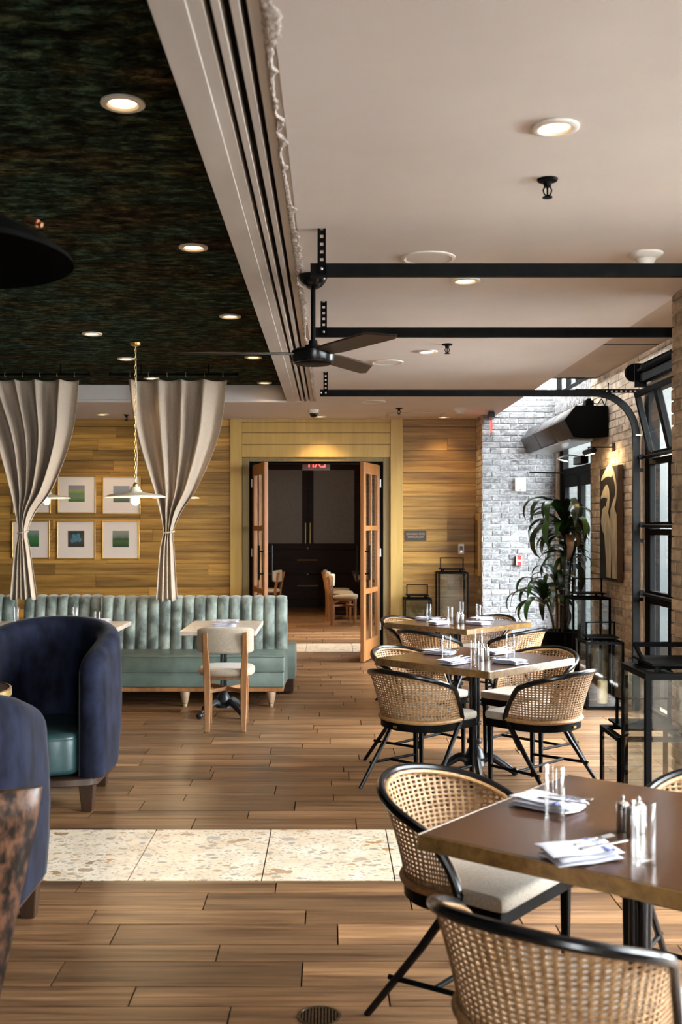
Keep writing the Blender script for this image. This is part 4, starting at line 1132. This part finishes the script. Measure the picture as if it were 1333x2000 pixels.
# ================================================================== WOODEN CHAIRS
def wood_chair():
    t = thing('wooden_chair', 'wooden chair', 'chair', group='wooden chairs with linen pads')
    MB().prism(superellipse(.222,.215,36,2.8), .425, .487, rnd=.026, seg=4).build('seat', K['fabric'], t)
    # curved back pad
    vs = []; fs = []; n = 18
    prof = [(-.022,-.098),(-.026,-.085),(-.026,.085),(-.022,.098),(.0,.104),(.022,.098),(.026,.085),(.026,-.085),(.022,-.098),(0,-.104)]
    for i in range(n+1):
        u = -1+2*i/n; x = .218*u; yc = -.225 + .045*u*u; e = (1-abs(u)**8*.55); m = len(prof)
        for (a, b) in prof: vs.append((x*(1 if abs(u) < 1 else 1.0), yc+a*(1-abs(u)**10*.6), .708+b*(1-abs(u)**7*.22)))
    for i in range(n):
        for k in range(m): l = (k+1) % m; fs.append((i*m+k, i*m+l, (i+1)*m+l, (i+1)*m+k))
    fs.append(tuple(range(m))); fs.append(tuple(n*m+k for k in range(m)))
    MB().add(vs, fs).build('backrest', K['fabric'], t, angle=60)
    for s in (-1, 1):
        path = [(s*.140,-.200,0),(s*.140,-.190,.20),(s*.143,-.196,.44),(s*.150,-.222,.60),(s*.152,-.262,.775)]
        path = smooth_path(path, 4); vv = []; ff = []; m = len(path)
        for i, p in enumerate(path):
            f = i/(m-1); w = .018+.008*math.sin(math.pi*min(1,f*1.5)*.66)-(.006 if f > .8 else 0); d = .019
            vv += [(p.x-w,p.y-d,p.z),(p.x+w,p.y-d,p.z),(p.x+w,p.y+d,p.z),(p.x-w,p.y+d,p.z)]
        for i in range(m-1):
            for k in range(4): l = (k+1) % 4; ff.append((i*4+k,i*4+l,(i+1)*4+l,(i+1)*4+k))
        ff += [(3,2,1,0), tuple((m-1)*4+k for k in range(4))]
        MB().add(vv, ff).build('leg', K['oak'], t, bevel=.004)
        MB().taper(s*.145,.165,0,.43,.028,.040).build('leg', K['oak'], t, bevel=.004)
    MB().prism(superellipse(.165,.175,20,4), .395, .428).build('seat_apron', K['oak'], t, bevel=.003)
    for s in (-1, 1):
        MB().box(-.235,.235,-.011,.011,.295,.325, Tm((0,-.012,0), rz=s*R(51))).build('cross_brace', K['oak'], t, bevel=.003)
    return t
wc = wood_chair()
place(wc, (-.815, 8.42, 0), R(2), 'wooden chair with linen pad facing the green booth')
place(copy_tree(wc), (-2.06, 8.10, 0), R(-3), 'wooden chair mostly hidden behind the navy armchair')
place(copy_tree(wc), (.235, 17.05, 0), R(-94), 'nearest of the wooden chairs in a row beyond the doorway')
place(copy_tree(wc), (.175, 17.85, 0), R(-92), 'second wooden chair in the row beyond the doorway')
place(copy_tree(wc), (.13, 18.65, 0), R(-90), 'third, farthest wooden chair in the row beyond the doorway')
place(copy_tree(wc), (-1.10, 18.6, 0), R(75), 'wooden chair seen past the left door leaf')
# long table beyond the doorway
t = thing('long_table', 'long dark table beside the row of chairs beyond the doorway', 'table', (.95, 17.9, 0))
MB().box(-.55,.55,-1.5,1.5,.71,.76).build('top', K['dark_wood'], t, bevel=.004)
for y in (-1.0, 1.0):
    MB().box(-.05,.05,y-.05,y+.05,.08,.71).build('post', K['black'], t, bevel=.006)
    for k in range(4):
        a = k*math.pi/2+.6; MB().tube(smooth_path([(0,y,.16),(.13*math.cos(a),y+.13*math.sin(a),.13),(.30*math.cos(a),y+.30*math.sin(a),.03)],4), .032, 8).build('base_foot', K['cast_iron'], t)
# cabinet beyond the doorway
t = thing('tall_cabinet', 'tall dark cabinet with frosted doors and brass pulls beyond the doorway', 'cabinet', (-.43, 20.6, 0))
MB().box(-1.02,1.02,.02,.5,0,2.88).build('carcass', K['dark_wood'], t, smooth=False)
for (a, b) in ((-1.0,-.01),(.01,1.0)):
    dd = MB().box(a,a+.10,-.02,.02,1.14,2.84).box(b-.10,b,-.02,.02,1.14,2.84).box(a+.1,b-.1,-.02,.02,1.14,1.24).box(a+.1,b-.1,-.02,.02,2.66,2.84).build('door', K['dark_wood'], t, fix=False, smooth=False)
    MB().box(a+.10,b-.10,-.006,.004,1.24,2.66).build('frosted_pane', K['frost'], dd, smooth=False)
    hx = -.045 if b < 0 else .045
    MB().tube([(hx,-.045,1.24),(hx,-.045,1.64)], .010, 8).tube([(hx,-.045,1.28),(hx,-.01,1.28)], .008, 6).tube([(hx,-.045,1.60),(hx,-.01,1.60)], .008, 6).build('handle', K['brass'], dd)
for (a, b, zk) in ((.66,1.12,.92),(.16,.63,.42)):
    dr = MB().box(-1.0,1.0,-.02,.02,a,b).build('drawer', K['dark_wood'], t, bevel=.006)
    MB().tube([(-.20,-.05,zk),(.20,-.05,zk)], .010, 8).tube([(-.17,-.05,zk),(-.17,-.01,zk)], .007, 6).tube([(.17,-.05,zk),(.17,-.01,zk)], .007, 6).build('handle', K['brass'], dr)
    MB().ball((0,-.035,zk+.225), .017).build('knob', K['brass'], dr)
MB().box(-1.0,1.0,-.01,.02,0,.14).build('plinth', K['dark_wood'], t)

# ================================================================== BOOTH
def bench(lab, x0, x1, yf, yb, legs=True, chan=.108, closed_right=True):
    t = thing('booth_bench', lab, 'booth', ((x0+x1)/2, yf, 0))
    w = (x1-x0)/2; d = yb-yf
    MB().box(-w,w,0,d-.02,.175,.312).build('seat_base', K['leather_green'], t, bevel=.012, seg=3)
    MB().box(-w-.004,w+.004,-.012,d-.02,.312,.455).build('seat_cushion', K['leather_green'], t, bevel=.016, seg=3)
    MB().tube([(-w,-.014,.444),(w,-.014,.444),(w+.002,d-.05,.444)], .005, 6).tube([(-w,-.012,.314),(w,-.012,.314)], .004, 6).build('piping', K['leather_green'], t)
    MB().box(-w+.01,w-.01,.015,d,.135,.176).build('wood_plinth', K['door_wood'], t, bevel=.004)
    # channel tufted back, each channel a roll of its own
    n = max(1, round(2*w/chan)); cw = 2*w/n; zb, zt, lean = .44, .915, .07
    vs = []; fs = []; na, nz = 8, 8
    for j in range(nz+1):
        for k in range(na+1):
            f = j/nz; a = math.pi*k/na; z = zb+(zt-zb)*f
            bul = .045*math.sin(a)**.8
            if f > .85: q = (f-.85)/.15; bul *= 1-.25*q*q
            vs.append((-cw/2*math.cos(a)*.985, d-.03+lean*f-bul-.02, z))
    for j in range(nz):
        for k in range(na): fs.append((j*(na+1)+k,j*(na+1)+k+1,(j+1)*(na+1)+k+1,(j+1)*(na+1)+k))
    # rolled-over top
    b0 = len(vs); base = nz*(na+1)
    rows = [base]
    for j in range(1, 6):
        th = math.pi/2*j/5
        for k in range(na+1):
            a = math.pi*k/na; bul = .045*math.sin(a)**.8*.75
            vs.append((-cw/2*math.cos(a)*.985, d-.03+lean+.0-.02-bul+(bul+.08)*math.sin(th)*.9, zt+.018*math.sin(a)*math.sin(th)+.012*math.sin(math.pi*j/5)))
        rows.append(b0+(j-1)*(na+1))
    for r0, r1 in zip(rows[:-1], rows[1:]):
        for k in range(na): fs.append((r0+k,r0+k+1,r1+k+1,r1+k))
    me = MB().add(vs, fs).mesh('back_channel', fix=True, angle=70); me.materials.append(K['velvet_green'])
    for i in range(n):
        o = link('back_channel', me, None, t); o.location = (-w+cw*(i+.5), 0, 0)
    bk = MB().add([(-w,d-.03,.14),(w,d-.03,.14),(w,d+.04,.905),(-w,d+.04,.905),(-w,d+.11,.14),(w,d+.11,.14),(w,d+.125,.905),(-w,d+.125,.905)], [(0,1,2,3),(4,5,6,7),(0,1,5,4),(1,2,6,5),(2,3,7,6),(3,0,4,7)])
    bk.build('back_panel', K['velvet_green'], t, bevel=.01, seg=2)
    if legs:
        for x in [w-.12-.76*k for k in range(int((2*w-.2)/.76)+1)]:
            MB().lathe([(0,.14),(.040,.14),(.044,.125),(.042,.105),(.030,.045),(.026,.038),(.029,.032),(.022,.024),(.024,.018),(.018,0),(0,0)], 16, Tm((x,.06,0))).build('leg', K['leg_turned'], t)
    return t
bench('green channel-tufted booth bench with turned legs before the wooden wall', -2.12, -.40, 9.33, 9.90)
bench('green channel-tufted booth section at the left, set slightly farther back', -2.88, -2.15, 9.42, 10.02)
bench('green booth section at the far left edge beside the curtain', -3.72, -2.97, 9.42, 10.02)
# bench on the other side of the backrest
t = thing('rear_bench', 'back-to-back green bench peeking out behind the booth end', 'booth', (-1.2, 10.06, 0))
MB().box(-.85,.87,.0,.46,.14,.45).build('seat', K['leather_green'], t, bevel=.014, seg=2)
MB().box(-.83,.85,.02,.44,.02,.14).build('plinth', K['dark_wood'], t)

# ================================================================== NAVY ARMCHAIRS
def armchair():
    t = thing('barrel_armchair', 'armchair', 'armchair', group='navy velvet barrel armchairs')
    # centre line of the wrap-round back from right arm front to left arm front
    path = []
    for i in range(9): path.append((.335, .36-.38*i/8))
    for i in range(1, 32):
        a = math.pi*i/32; path.append((.335*math.cos(a), -.02-.33*math.sin(a)))
    for i in range(9): path.append((-.335, -.02+.38*i/8))
    m = len(path); arc = [0]
    for a, b in zip(path[:-1], path[1:]): arc.append(arc[-1]+math.hypot(b[0]-a[0], b[1]-a[1]))
    Lt = arc[-1]; vs = []; fs = []; n = 20
    for i, p in enumerate(path):
        a = Vector(path[max(0,i-1)]); b = Vector(path[min(m-1,i+1)]); T = (b-a).normalized(); N = Vector((T.y,-T.x)); 
        if N.dot(Vector(p)-Vector((0,-.0))) < 0: N = -N
        e = min(arc[i], Lt-arc[i])                       # distance from the nearer arm front
        s = e/(Lt/2); H = .86 + .17*math.sin(math.pi/2*min(1, s*1.05))**1.3
        if e < .14: H -= .10*(1-math.sqrt(max(0,1-(1-e/.14)**2)))
        th = .068*(1 if e > .07 else (.45+.55*math.sqrt(max(0,1-(1-e/.07)**2))))
        z0 = .185
        prof = []
        for k in range(5): prof.append((-th*(1-.0*k), z0+(H-th-z0)*k/4))
        for k in range(1,8): c = math.pi*k/8; prof.append((-th*math.cos(c), H-th+th*math.sin(c)))
        for k in range(5): f = k/4; prof.append((th*(1+.25*math.sin(math.pi*f)), H-th-(H-th-z0)*f))
        n = len(prof)
        lean = .03*s
        for (u, z) in prof:
            q = Vector(p) + N*(u+lean*(z-z0)/.8); vs.append((q.x, q.y, z))
    for i in range(m-1):
        for k in range(n): l = (k+1) % n; fs.append((i*n+k,i*n+l,(i+1)*n+l,(i+1)*n+k))
    fs.append(tuple(range(n))); fs.append(tuple((m-1)*n+k for k in range(n)))
    MB().add(vs, fs).build('shell', K['velvet_navy'], t, angle=60)
    seat = [(.262*math.cos(a), -.03+.262*math.sin(a)) for a in [math.pi+math.pi*i/20 for i in range(21)]] + [(.262,.20),(.262,.31)] + [(.262*math.cos(a), .31+.10*math.sin(a)) for a in [math.pi*i/16 for i in range(1,16)]] + [(-.262,.31),(-.262,.20)]
    MB().prism(seat, .20, .435, rnd=.035, seg=4).build('seat_cushion', K['leather_teal'], t)
    ring = [(p[0]*1.0, p[1]*1.0) for p in seat]
    MB().tube([(x*.995, y*.995, .400) for x, y in ring], .005, 6, closed=True).build('piping', K['leather_teal'], t)
    base = [(x*1.47, (y-.03)*1.12+.01) for x, y in seat]
    MB().prism(base, .150, .190).build('base_rim', K['walnut_leg'], t, bevel=.004)
    for (x, y) in ((.325,.33),(-.325,.33),(.26,-.25),(-.26,-.25)):
        MB().taper(x, y, 0, .153, .056, .082).build('leg', K['walnut_leg'], t, bevel=.004)
    return t
ac = armchair()
place(ac, (-1.67, 6.30, 0), R(178), 'large navy velvet barrel armchair with teal seat, facing the camera')
place(copy_tree(ac), (-1.555, 4.02, 0), R(0), 'navy velvet barrel armchair at the left edge seen from its outer side')
# round table between them
t = thing('round_table', 'small round dark table with brass rim at the left edge', 'table', (-2.03, 5.43, .022))
MB().lathe([(0,.70),(.38,.70),(.38,.735),(0,.735)], 48).build('top', K['table_wood'], t)
MB().lathe([(.38,.698),(.39,.70),(.39,.735),(.38,.738)], 48).build('brass_rim', K['brass_edge'], t)
MB().cyl((0,0), .035, .03, .70, 16).build('column', K['cast_iron'], t)
MB().lathe([(0,-.022),(.24,-.022),(.235,-.008),(.06,.035),(0,.035)], 32).build('foot_plate', K['cast_iron'], t)
# distressed leather chair
t = thing('leather_chair', 'distressed brown leather chair back at the lower left edge', 'chair', (-1.065, 2.90, 0), R(30))
vs = []; fs = []; n = 12
sec = superellipse(1, 1, 24, 3)
for i in range(n+1):
    f = (i/n)**.7; z = .22+.645*f; w = .148+.124*f; d = .05
    k = 1 if f < .9 else math.sqrt(max(.02, 1-((f-.9)/.1)**2))*.75+.25
    for (a, b) in sec: vs.append((a*w*(1 if f < .97 else .985), -.05*f+b*d*k, z))
for i in range(n):
    for k in range(24): l = (k+1) % 24; fs.append((i*24+k,i*24+l,(i+1)*24+l,(i+1)*24+k))
fs.append(tuple(range(24))); fs.append(tuple(n*24+k for k in range(24)))
MB().add(vs, fs).build('backrest', K['leather_brown'], t, angle=50)
MB().prism(superellipse(.17,.20,32,5,(0,.20)), .36, .46, rnd=.03).build('seat', K['leather_brown'], t)
for (x, y) in ((.10,.05),(-.10,.05),(.13,.36),(-.13,.36)): MB().taper(x, y, 0, .37, .03, .045).build('leg', K['walnut_leg'], t, bevel=.004)
# ================================================================== TABLEWARE
def tumbler_parts(t):
    MB().lathe([(.0,.0),(.0285,.0),(.0295,.003),(.0295,.153),(.0285,.155),(.0275,.153),(.0268,.016),(.022,.013),(0,.012)], 28).build('wall', K['tumbler'], t, angle=50)
tm0 = thing('tumbler', 'tumbler', 'glass', group='clear glass tumblers'); tumbler_parts(tm0)
first_t = [True]
def tumbler(lab, x, y, z=.7505):
    o = tm0 if first_t[0] else copy_tree(tm0); first_t[0] = False
    place(o, (x, y, z), 0, lab)
def shaker_make():
    t = thing('shaker', 'shaker', 'shaker', group='steel table shakers')
    MB().lathe([(0,0),(.0165,0),(.017,.002),(.017,.062),(.0185,.064),(.0185,.068),(.016,.078),(.010,.083),(0,.084)], 18).build('body', K['steel'], t)
    MB().lathe([(0,.083),(.004,.083),(.0035,.087),(.0062,.092),(.0055,.098),(0,.101)], 12).build('knob', K['steel'], t)
    return t
sh0 = shaker_make(); first_s = [True]
def shaker(lab, x, y, s=1.0):
    o = sh0 if first_s[0] else copy_tree(sh0); first_s[0] = False
    place(o, (x, y, .7505), 0, lab); o.scale = (s, s, s)
def napkin_make(kind):
    t = thing('napkin', 'napkin', 'napkin', group='folded napkins with cutlery')
    # folded cloth: stacked layers with a rounded fold on the left
    w, d = .095, .058
    for (z0, z1, dx, dy, rot) in ((0,.010,0,0,0),(.0102,.021,.006,.004,R(3)),(.0212,.030,-.004,.008,R(-4))):
        vs = []; fs = []; nx, ny = 14, 8; M = Tm((dx,dy,0), rot)
        for top in (0, 1):
            for i in range(nx+1):
                for j in range(ny+1):
                    u, v = -1+2*i/nx, -1+2*j/ny
                    edge = max(abs(u), abs(v)); th = (z1-z0)/2*(1-max(0,(edge-.82)/.18)**2*.85)
                    zc = (z0+z1)/2 + .0018*math.sin(4*u+kind)*math.cos(3*v)
                    vs.append((w*u+.006*math.sin(2*v+kind), d*v+.004*math.sin(3*u), max(z0*.98, zc+(th if top else -th))))
        N = (nx+1)*(ny+1)
        for i in range(nx):
            for j in range(ny):
                a = i*(ny+1)+j; q = (a, a+1, a+ny+2, a+ny+1); fs.append(q); fs.append(tuple(x+N for x in q[::-1]))
        rim = [i*(ny+1) for i in range(nx+1)] + [nx*(ny+1)+j for j in range(1,ny+1)] + [i*(ny+1)+ny for i in range(nx-1,-1,-1)] + [j for j in range(ny-1,0,-1)]
        for a, b in zip(rim, rim[1:]+rim[:1]): fs.append((a, b, b+N, a+N))
        MB().add(vs, fs, M).build('cloth_fold', K['napkin'], t, angle=50)
    MB().box(.045,.055,-.054,.060,.0285,.0306).box(.064,.068,-.054,.060,.0285,.0300).build('stripe', K['napkin_stripe'], t)
    # fork and knife tucked into the fold
    fk = MB()
    fk.tube([(-.01,.012,.032),(.07,.035,.034)], .0035, 6)
    fk.box(.068,.090,.026,.048,.0325,.0345, Tm((0,0,0)))
    for k in range(4): fk.tube([(.088,.0285+k*.0055,.0335),(.125,.033+k*.0055,.036)], .0016, 5)
    fk.build('fork', K['steel'], t)
    MB().box(-.02,.135,-.028,-.016,.0315,.0335, Tm((0,0,0), R(8))).build('knife', K['steel'], t, bevel=.0008)
    return t
nk0 = napkin_make(0.7); first_n = [True]
def napkin(lab, x, y, deg, s=1.0, z=.7505):
    o = nk0 if first_n[0] else copy_tree(nk0); first_n[0] = False
    place(o, (x, y, z), R(deg), lab); o.scale = (s, s, s)
# nearest table
tumbler('clear tumbler on the nearest table, left of the shakers', .648, 3.07)
tumbler('clear tumbler on the nearest table, right of the shakers', .786, 2.667)
napkin('folded napkin behind the left tumbler on the nearest table', .655, 3.205, -40)
napkin('folded napkin with fork and knife at the front of the nearest table', .640, 2.715, 20)
shaker('left steel shaker in the trio on the nearest table', .812, 2.955)
shaker('front steel shaker in the trio on the nearest table', .826, 2.905)
shaker('right steel shaker in the trio on the nearest table', .852, 2.940)
# middle table
tumbler('clear tumbler at the left corner of the middle table', .731, 6.67)
tumbler('clear tumbler at the front of the middle table', .869, 6.38)
tumbler('clear tumbler at the back of the middle table behind its shakers', .985, 7.05)
tumbler('clear tumbler at the right of the middle table', 1.146, 6.76)
napkin('folded napkin at the back left of the middle table', .715, 6.99, -42)
napkin('folded napkin at the front left of the middle table', .765, 6.52, 45)
napkin('folded napkin at the front right of the middle table', 1.10, 6.53, 135)
napkin('folded napkin at the back right of the middle table', 1.11, 7.02, 40)
shaker('left steel shaker on the middle table', .945, 6.66); shaker('right steel shaker on the middle table', .985, 6.68); shaker('rear steel shaker on the middle table', .965, 6.72)
# farthest table
tumbler('clear tumbler at the left of the farthest table', .868, 9.33)
tumbler('clear tumbler at the front of the farthest table', 1.019, 9.02)
tumbler('clear tumbler at the back of the farthest table', 1.19, 9.62)
tumbler('clear tumbler at the right of the farthest table', 1.297, 9.28)
napkin('folded napkin at the back left of the farthest table', .865, 9.46, -42)
napkin('folded napkin at the front left of the farthest table', .935, 9.10, 45)
napkin('folded napkin at the front right of the farthest table', 1.26, 9.06, 135)
napkin('folded napkin at the back right of the farthest table', 1.36, 9.47, 40)
shaker('left steel shaker on the farthest table', 1.10, 9.16); shaker('right steel shaker on the farthest table', 1.14, 9.18); shaker('rear steel shaker on the farthest table', 1.12, 9.21)
# booth tables
napkin('folded napkin at the front of the pale table before the booth', -.885, 8.82, 0, z=.7525)
napkin('folded napkin at the back of the pale table before the booth', -.885, 9.18, 180, z=.7525)
tumbler('clear tumbler in the middle of the left booth table', -2.148, 8.97, .7525)
tumbler('clear tumbler at the right end of the left booth table', -1.864, 8.52, .7525)
tumbler('clear tumbler at the far left of the left booth table', -2.65, 8.99, .7525)
napkin('folded napkin at the back of the left booth table', -2.02, 9.25, 180, z=.7525)
napkin('folded napkin at the front of the left booth table', -2.04, 8.62, 0, z=.7525)
napkin('folded napkin toward the left of the left booth table', -2.52, 9.24, 180, z=.7525)

# ================================================================== LANTERNS
def lantern(lab, x0, y0, s, h, rz=0.0, flip=0.0, p=.020):
    t = thing('lantern', lab, 'lantern', (x0+s/2, y0+s/2, 0), rz, 'black steel and glass lanterns')
    w = s/2
    for (a, b) in ((-1,-1),(1,-1),(1,1),(-1,1)):
        MB().box(a*w-(p if a > 0 else 0), a*w+(p if a < 0 else 0), b*w-(p if b > 0 else 0), b*w+(p if b < 0 else 0), .03, h-p).build('post', K['black'], t, bevel=.002)
    MB().box(-w,w,-w,w,0,.03).build('base', K['black'], t, bevel=.003)
    f = MB().box(-w,w,-w,-w+p*1.6,h-p,h).box(-w,w,w-p*1.6,w,h-p,h).box(-w,-w+p*1.6,-w+p*1.6,w-p*1.6,h-p,h).box(w-p*1.6,w,-w+p*1.6,w-p*1.6,h-p,h)
    f.build('top_frame', K['black'], t, fix=False, smooth=False)
    g = w-.007
    for k in range(4):
        MB().box(-g+p,g-p,-g-.0015,-g+.0015,.03,h-p, Tm(rz=k*math.pi/2)).build('pane', K['lantern_glass'], t, smooth=False)
    L = w*.80
    lid = MB().box(-L,L,-L,L,h+.028,h+.040).build('lid', K['black'], t, bevel=.002)
    for (a, b) in ((-1,-1),(1,-1),(1,1),(-1,1)): MB().box(a*(L-.03)-.008,a*(L-.03)+.008,b*(L-.03)-.008,b*(L-.03)+.008,h,h+.029).build('lid_foot', K['black'], lid)
    hh = s*.40
    M = Tm((0,0,h+.03), rx=flip)
    q = L*.98
    MB().box(-q,-q+.012,-.011,.011,0,hh,M).box(q-.012,q,-.011,.011,0,hh,M).box(-q,q,-.011,.011,hh-.010,hh,M).build('handle', K['black'], t, fix=False, smooth=False)
    return t
def candle(lab, x, y, z, r, h):
    t = thing('candle', lab, 'candle', (x, y, z), 0, 'pillar candles')
    MB().lathe([(0,0),(r,0),(r,h-.006),(r-.006,h),(r*.6,h-.004),(0,h-.008)], 24).build('wax', K['wax'], t)
    MB().tube([(0,0,h-.008),(.001,0,h+.008)], .0012, 5).build('wick', K['black'], t)
lantern('tall black lantern standing beneath the heron painting', 2.26, 9.92, .36, .92)
lantern('black lantern holding a thick candle beside the overhead door', 2.215, 9.20, .33, .585)
candle('thick ivory candle inside the lantern beside the overhead door', 2.40, 9.38, .031, .045, .20)
lantern('large black lantern by the brick pillar, its handle folded down', 1.43, 4.82, .41, .925, flip=R(-66), p=.028)
lantern('low black lantern seen through the large one', 1.487, 5.50, .37, .50, p=.022)
candle('ivory candle inside the large lantern by the pillar', 1.63, 5.03, .031, .05, .10)
lantern('short black lantern against the wooden wall beside the doorway', .885, 12.66, .33, .72)
lantern('tall black lantern against the wooden wall below the thermostat', 1.285, 12.62, .36, 1.035)

# ================================================================== POTTED PLANT
t = thing('potted_dracaena', 'tall dracaena with drooping dark leaves in a round black pot', 'plant', (2.30, 10.62, 0))
pot = MB().lathe([(0,0),(.150,0),(.158,.01),(.200,.50),(.205,.545),(.195,.548),(.185,.52),(.15,.49),(0,.488)], 36).build('pot', K['black'], t)
MB().lathe([(.186,.492),(.10,.498),(0,.50)], 24).build('soil', K['soil'], t)
stems = [((.02,.02), 1.66, (.03,0)), ((-.06,-.02), .90, (-.12,-.05)), ((.06,.05), 1.28, (.06,.02)), ((-.02,.06), 1.05, (-.02,.02))]
for (b, h, o) in stems:
    MB().tube(smooth_path([(b[0],b[1],.49),(b[0]+o[0]*.4+.01,b[1]+o[1]*.4,(.49+h)/2),(b[0]+o[0],b[1]+o[1],h)], 5), .012, 8).build('stem', K['stem'], t)
def leaf_mesh(L, W, rise, droop, brown, seed):
    rn = random.Random(seed); n = 10; vs = []; fs = []
    ang = rise; p = Vector((0,0,0))
    for i in range(n+1):
        f = i/n; w = W*(math.sin(math.pi*min(1, f*.92+.08))**.7)*(1 if f < .97 else .2) + .002
        vs += [(p.x, -w, p.z), (p.x, 0, p.z-.012*math.sin(math.pi*f)), (p.x, w, p.z)]
        ang -= droop/n*(.4+1.5*f)
        p = p + Vector((math.cos(ang), 0, math.sin(ang)))*(L/n)
    for i in range(n):
        for k in range(2): fs.append((i*3+k, i*3+k+1, (i+1)*3+k+1, (i+1)*3+k))
    me = MB().add(vs, fs).mesh('leaf', fix=False, angle=180); me.materials.append(K['leaf_brown'] if brown else K['leaf']); return me
rn = random.Random(3)
LV = [leaf_mesh(.58,.036,R(68),R(150),False,1), leaf_mesh(.48,.033,R(50),R(135),False,2), leaf_mesh(.64,.038,R(62),R(165),False,3), leaf_mesh(.42,.032,R(30),R(110),False,4), leaf_mesh(.52,.034,R(45),R(140),True,5), leaf_mesh(.40,.036,R(75),R(95),False,6)]
crowns = [((.05,.02,1.68), 34, 1.05), ((.05,.02,1.54), 22, 1.0), ((.12,.07,1.30), 24, .95), ((-.18,-.07,.90), 28, .84), ((-.04,.08,1.06), 12, .8)]
for (c, n, s) in crowns:
    for k in range(n):
        az = k*2.399 + rn.uniform(-.2,.2); v = rn.choice((0,1,2,2,3,1,5)) if rn.random() > .16 else 4
        sc = s*rn.uniform(.8,1.12)
        # keep leaves out of the brick wall on the right
        room = 2.64 - (c[0] + 2.30) - .02; need = math.cos(az)*.46*sc + abs(math.sin(az))*.04
        if need > room: sc *= max(.35, room/need)
        o = link('leaf', LV[v], None, t); o.location = (c[0]+.01*math.cos(az), c[1]+.01*math.sin(az), c[2]-.006*k*.6)
        o.rotation_euler = (rn.uniform(-.15,.15), rn.uniform(-.25,.2)+(.35 if k > n*.6 else 0), az); o.scale = (sc, sc, sc)
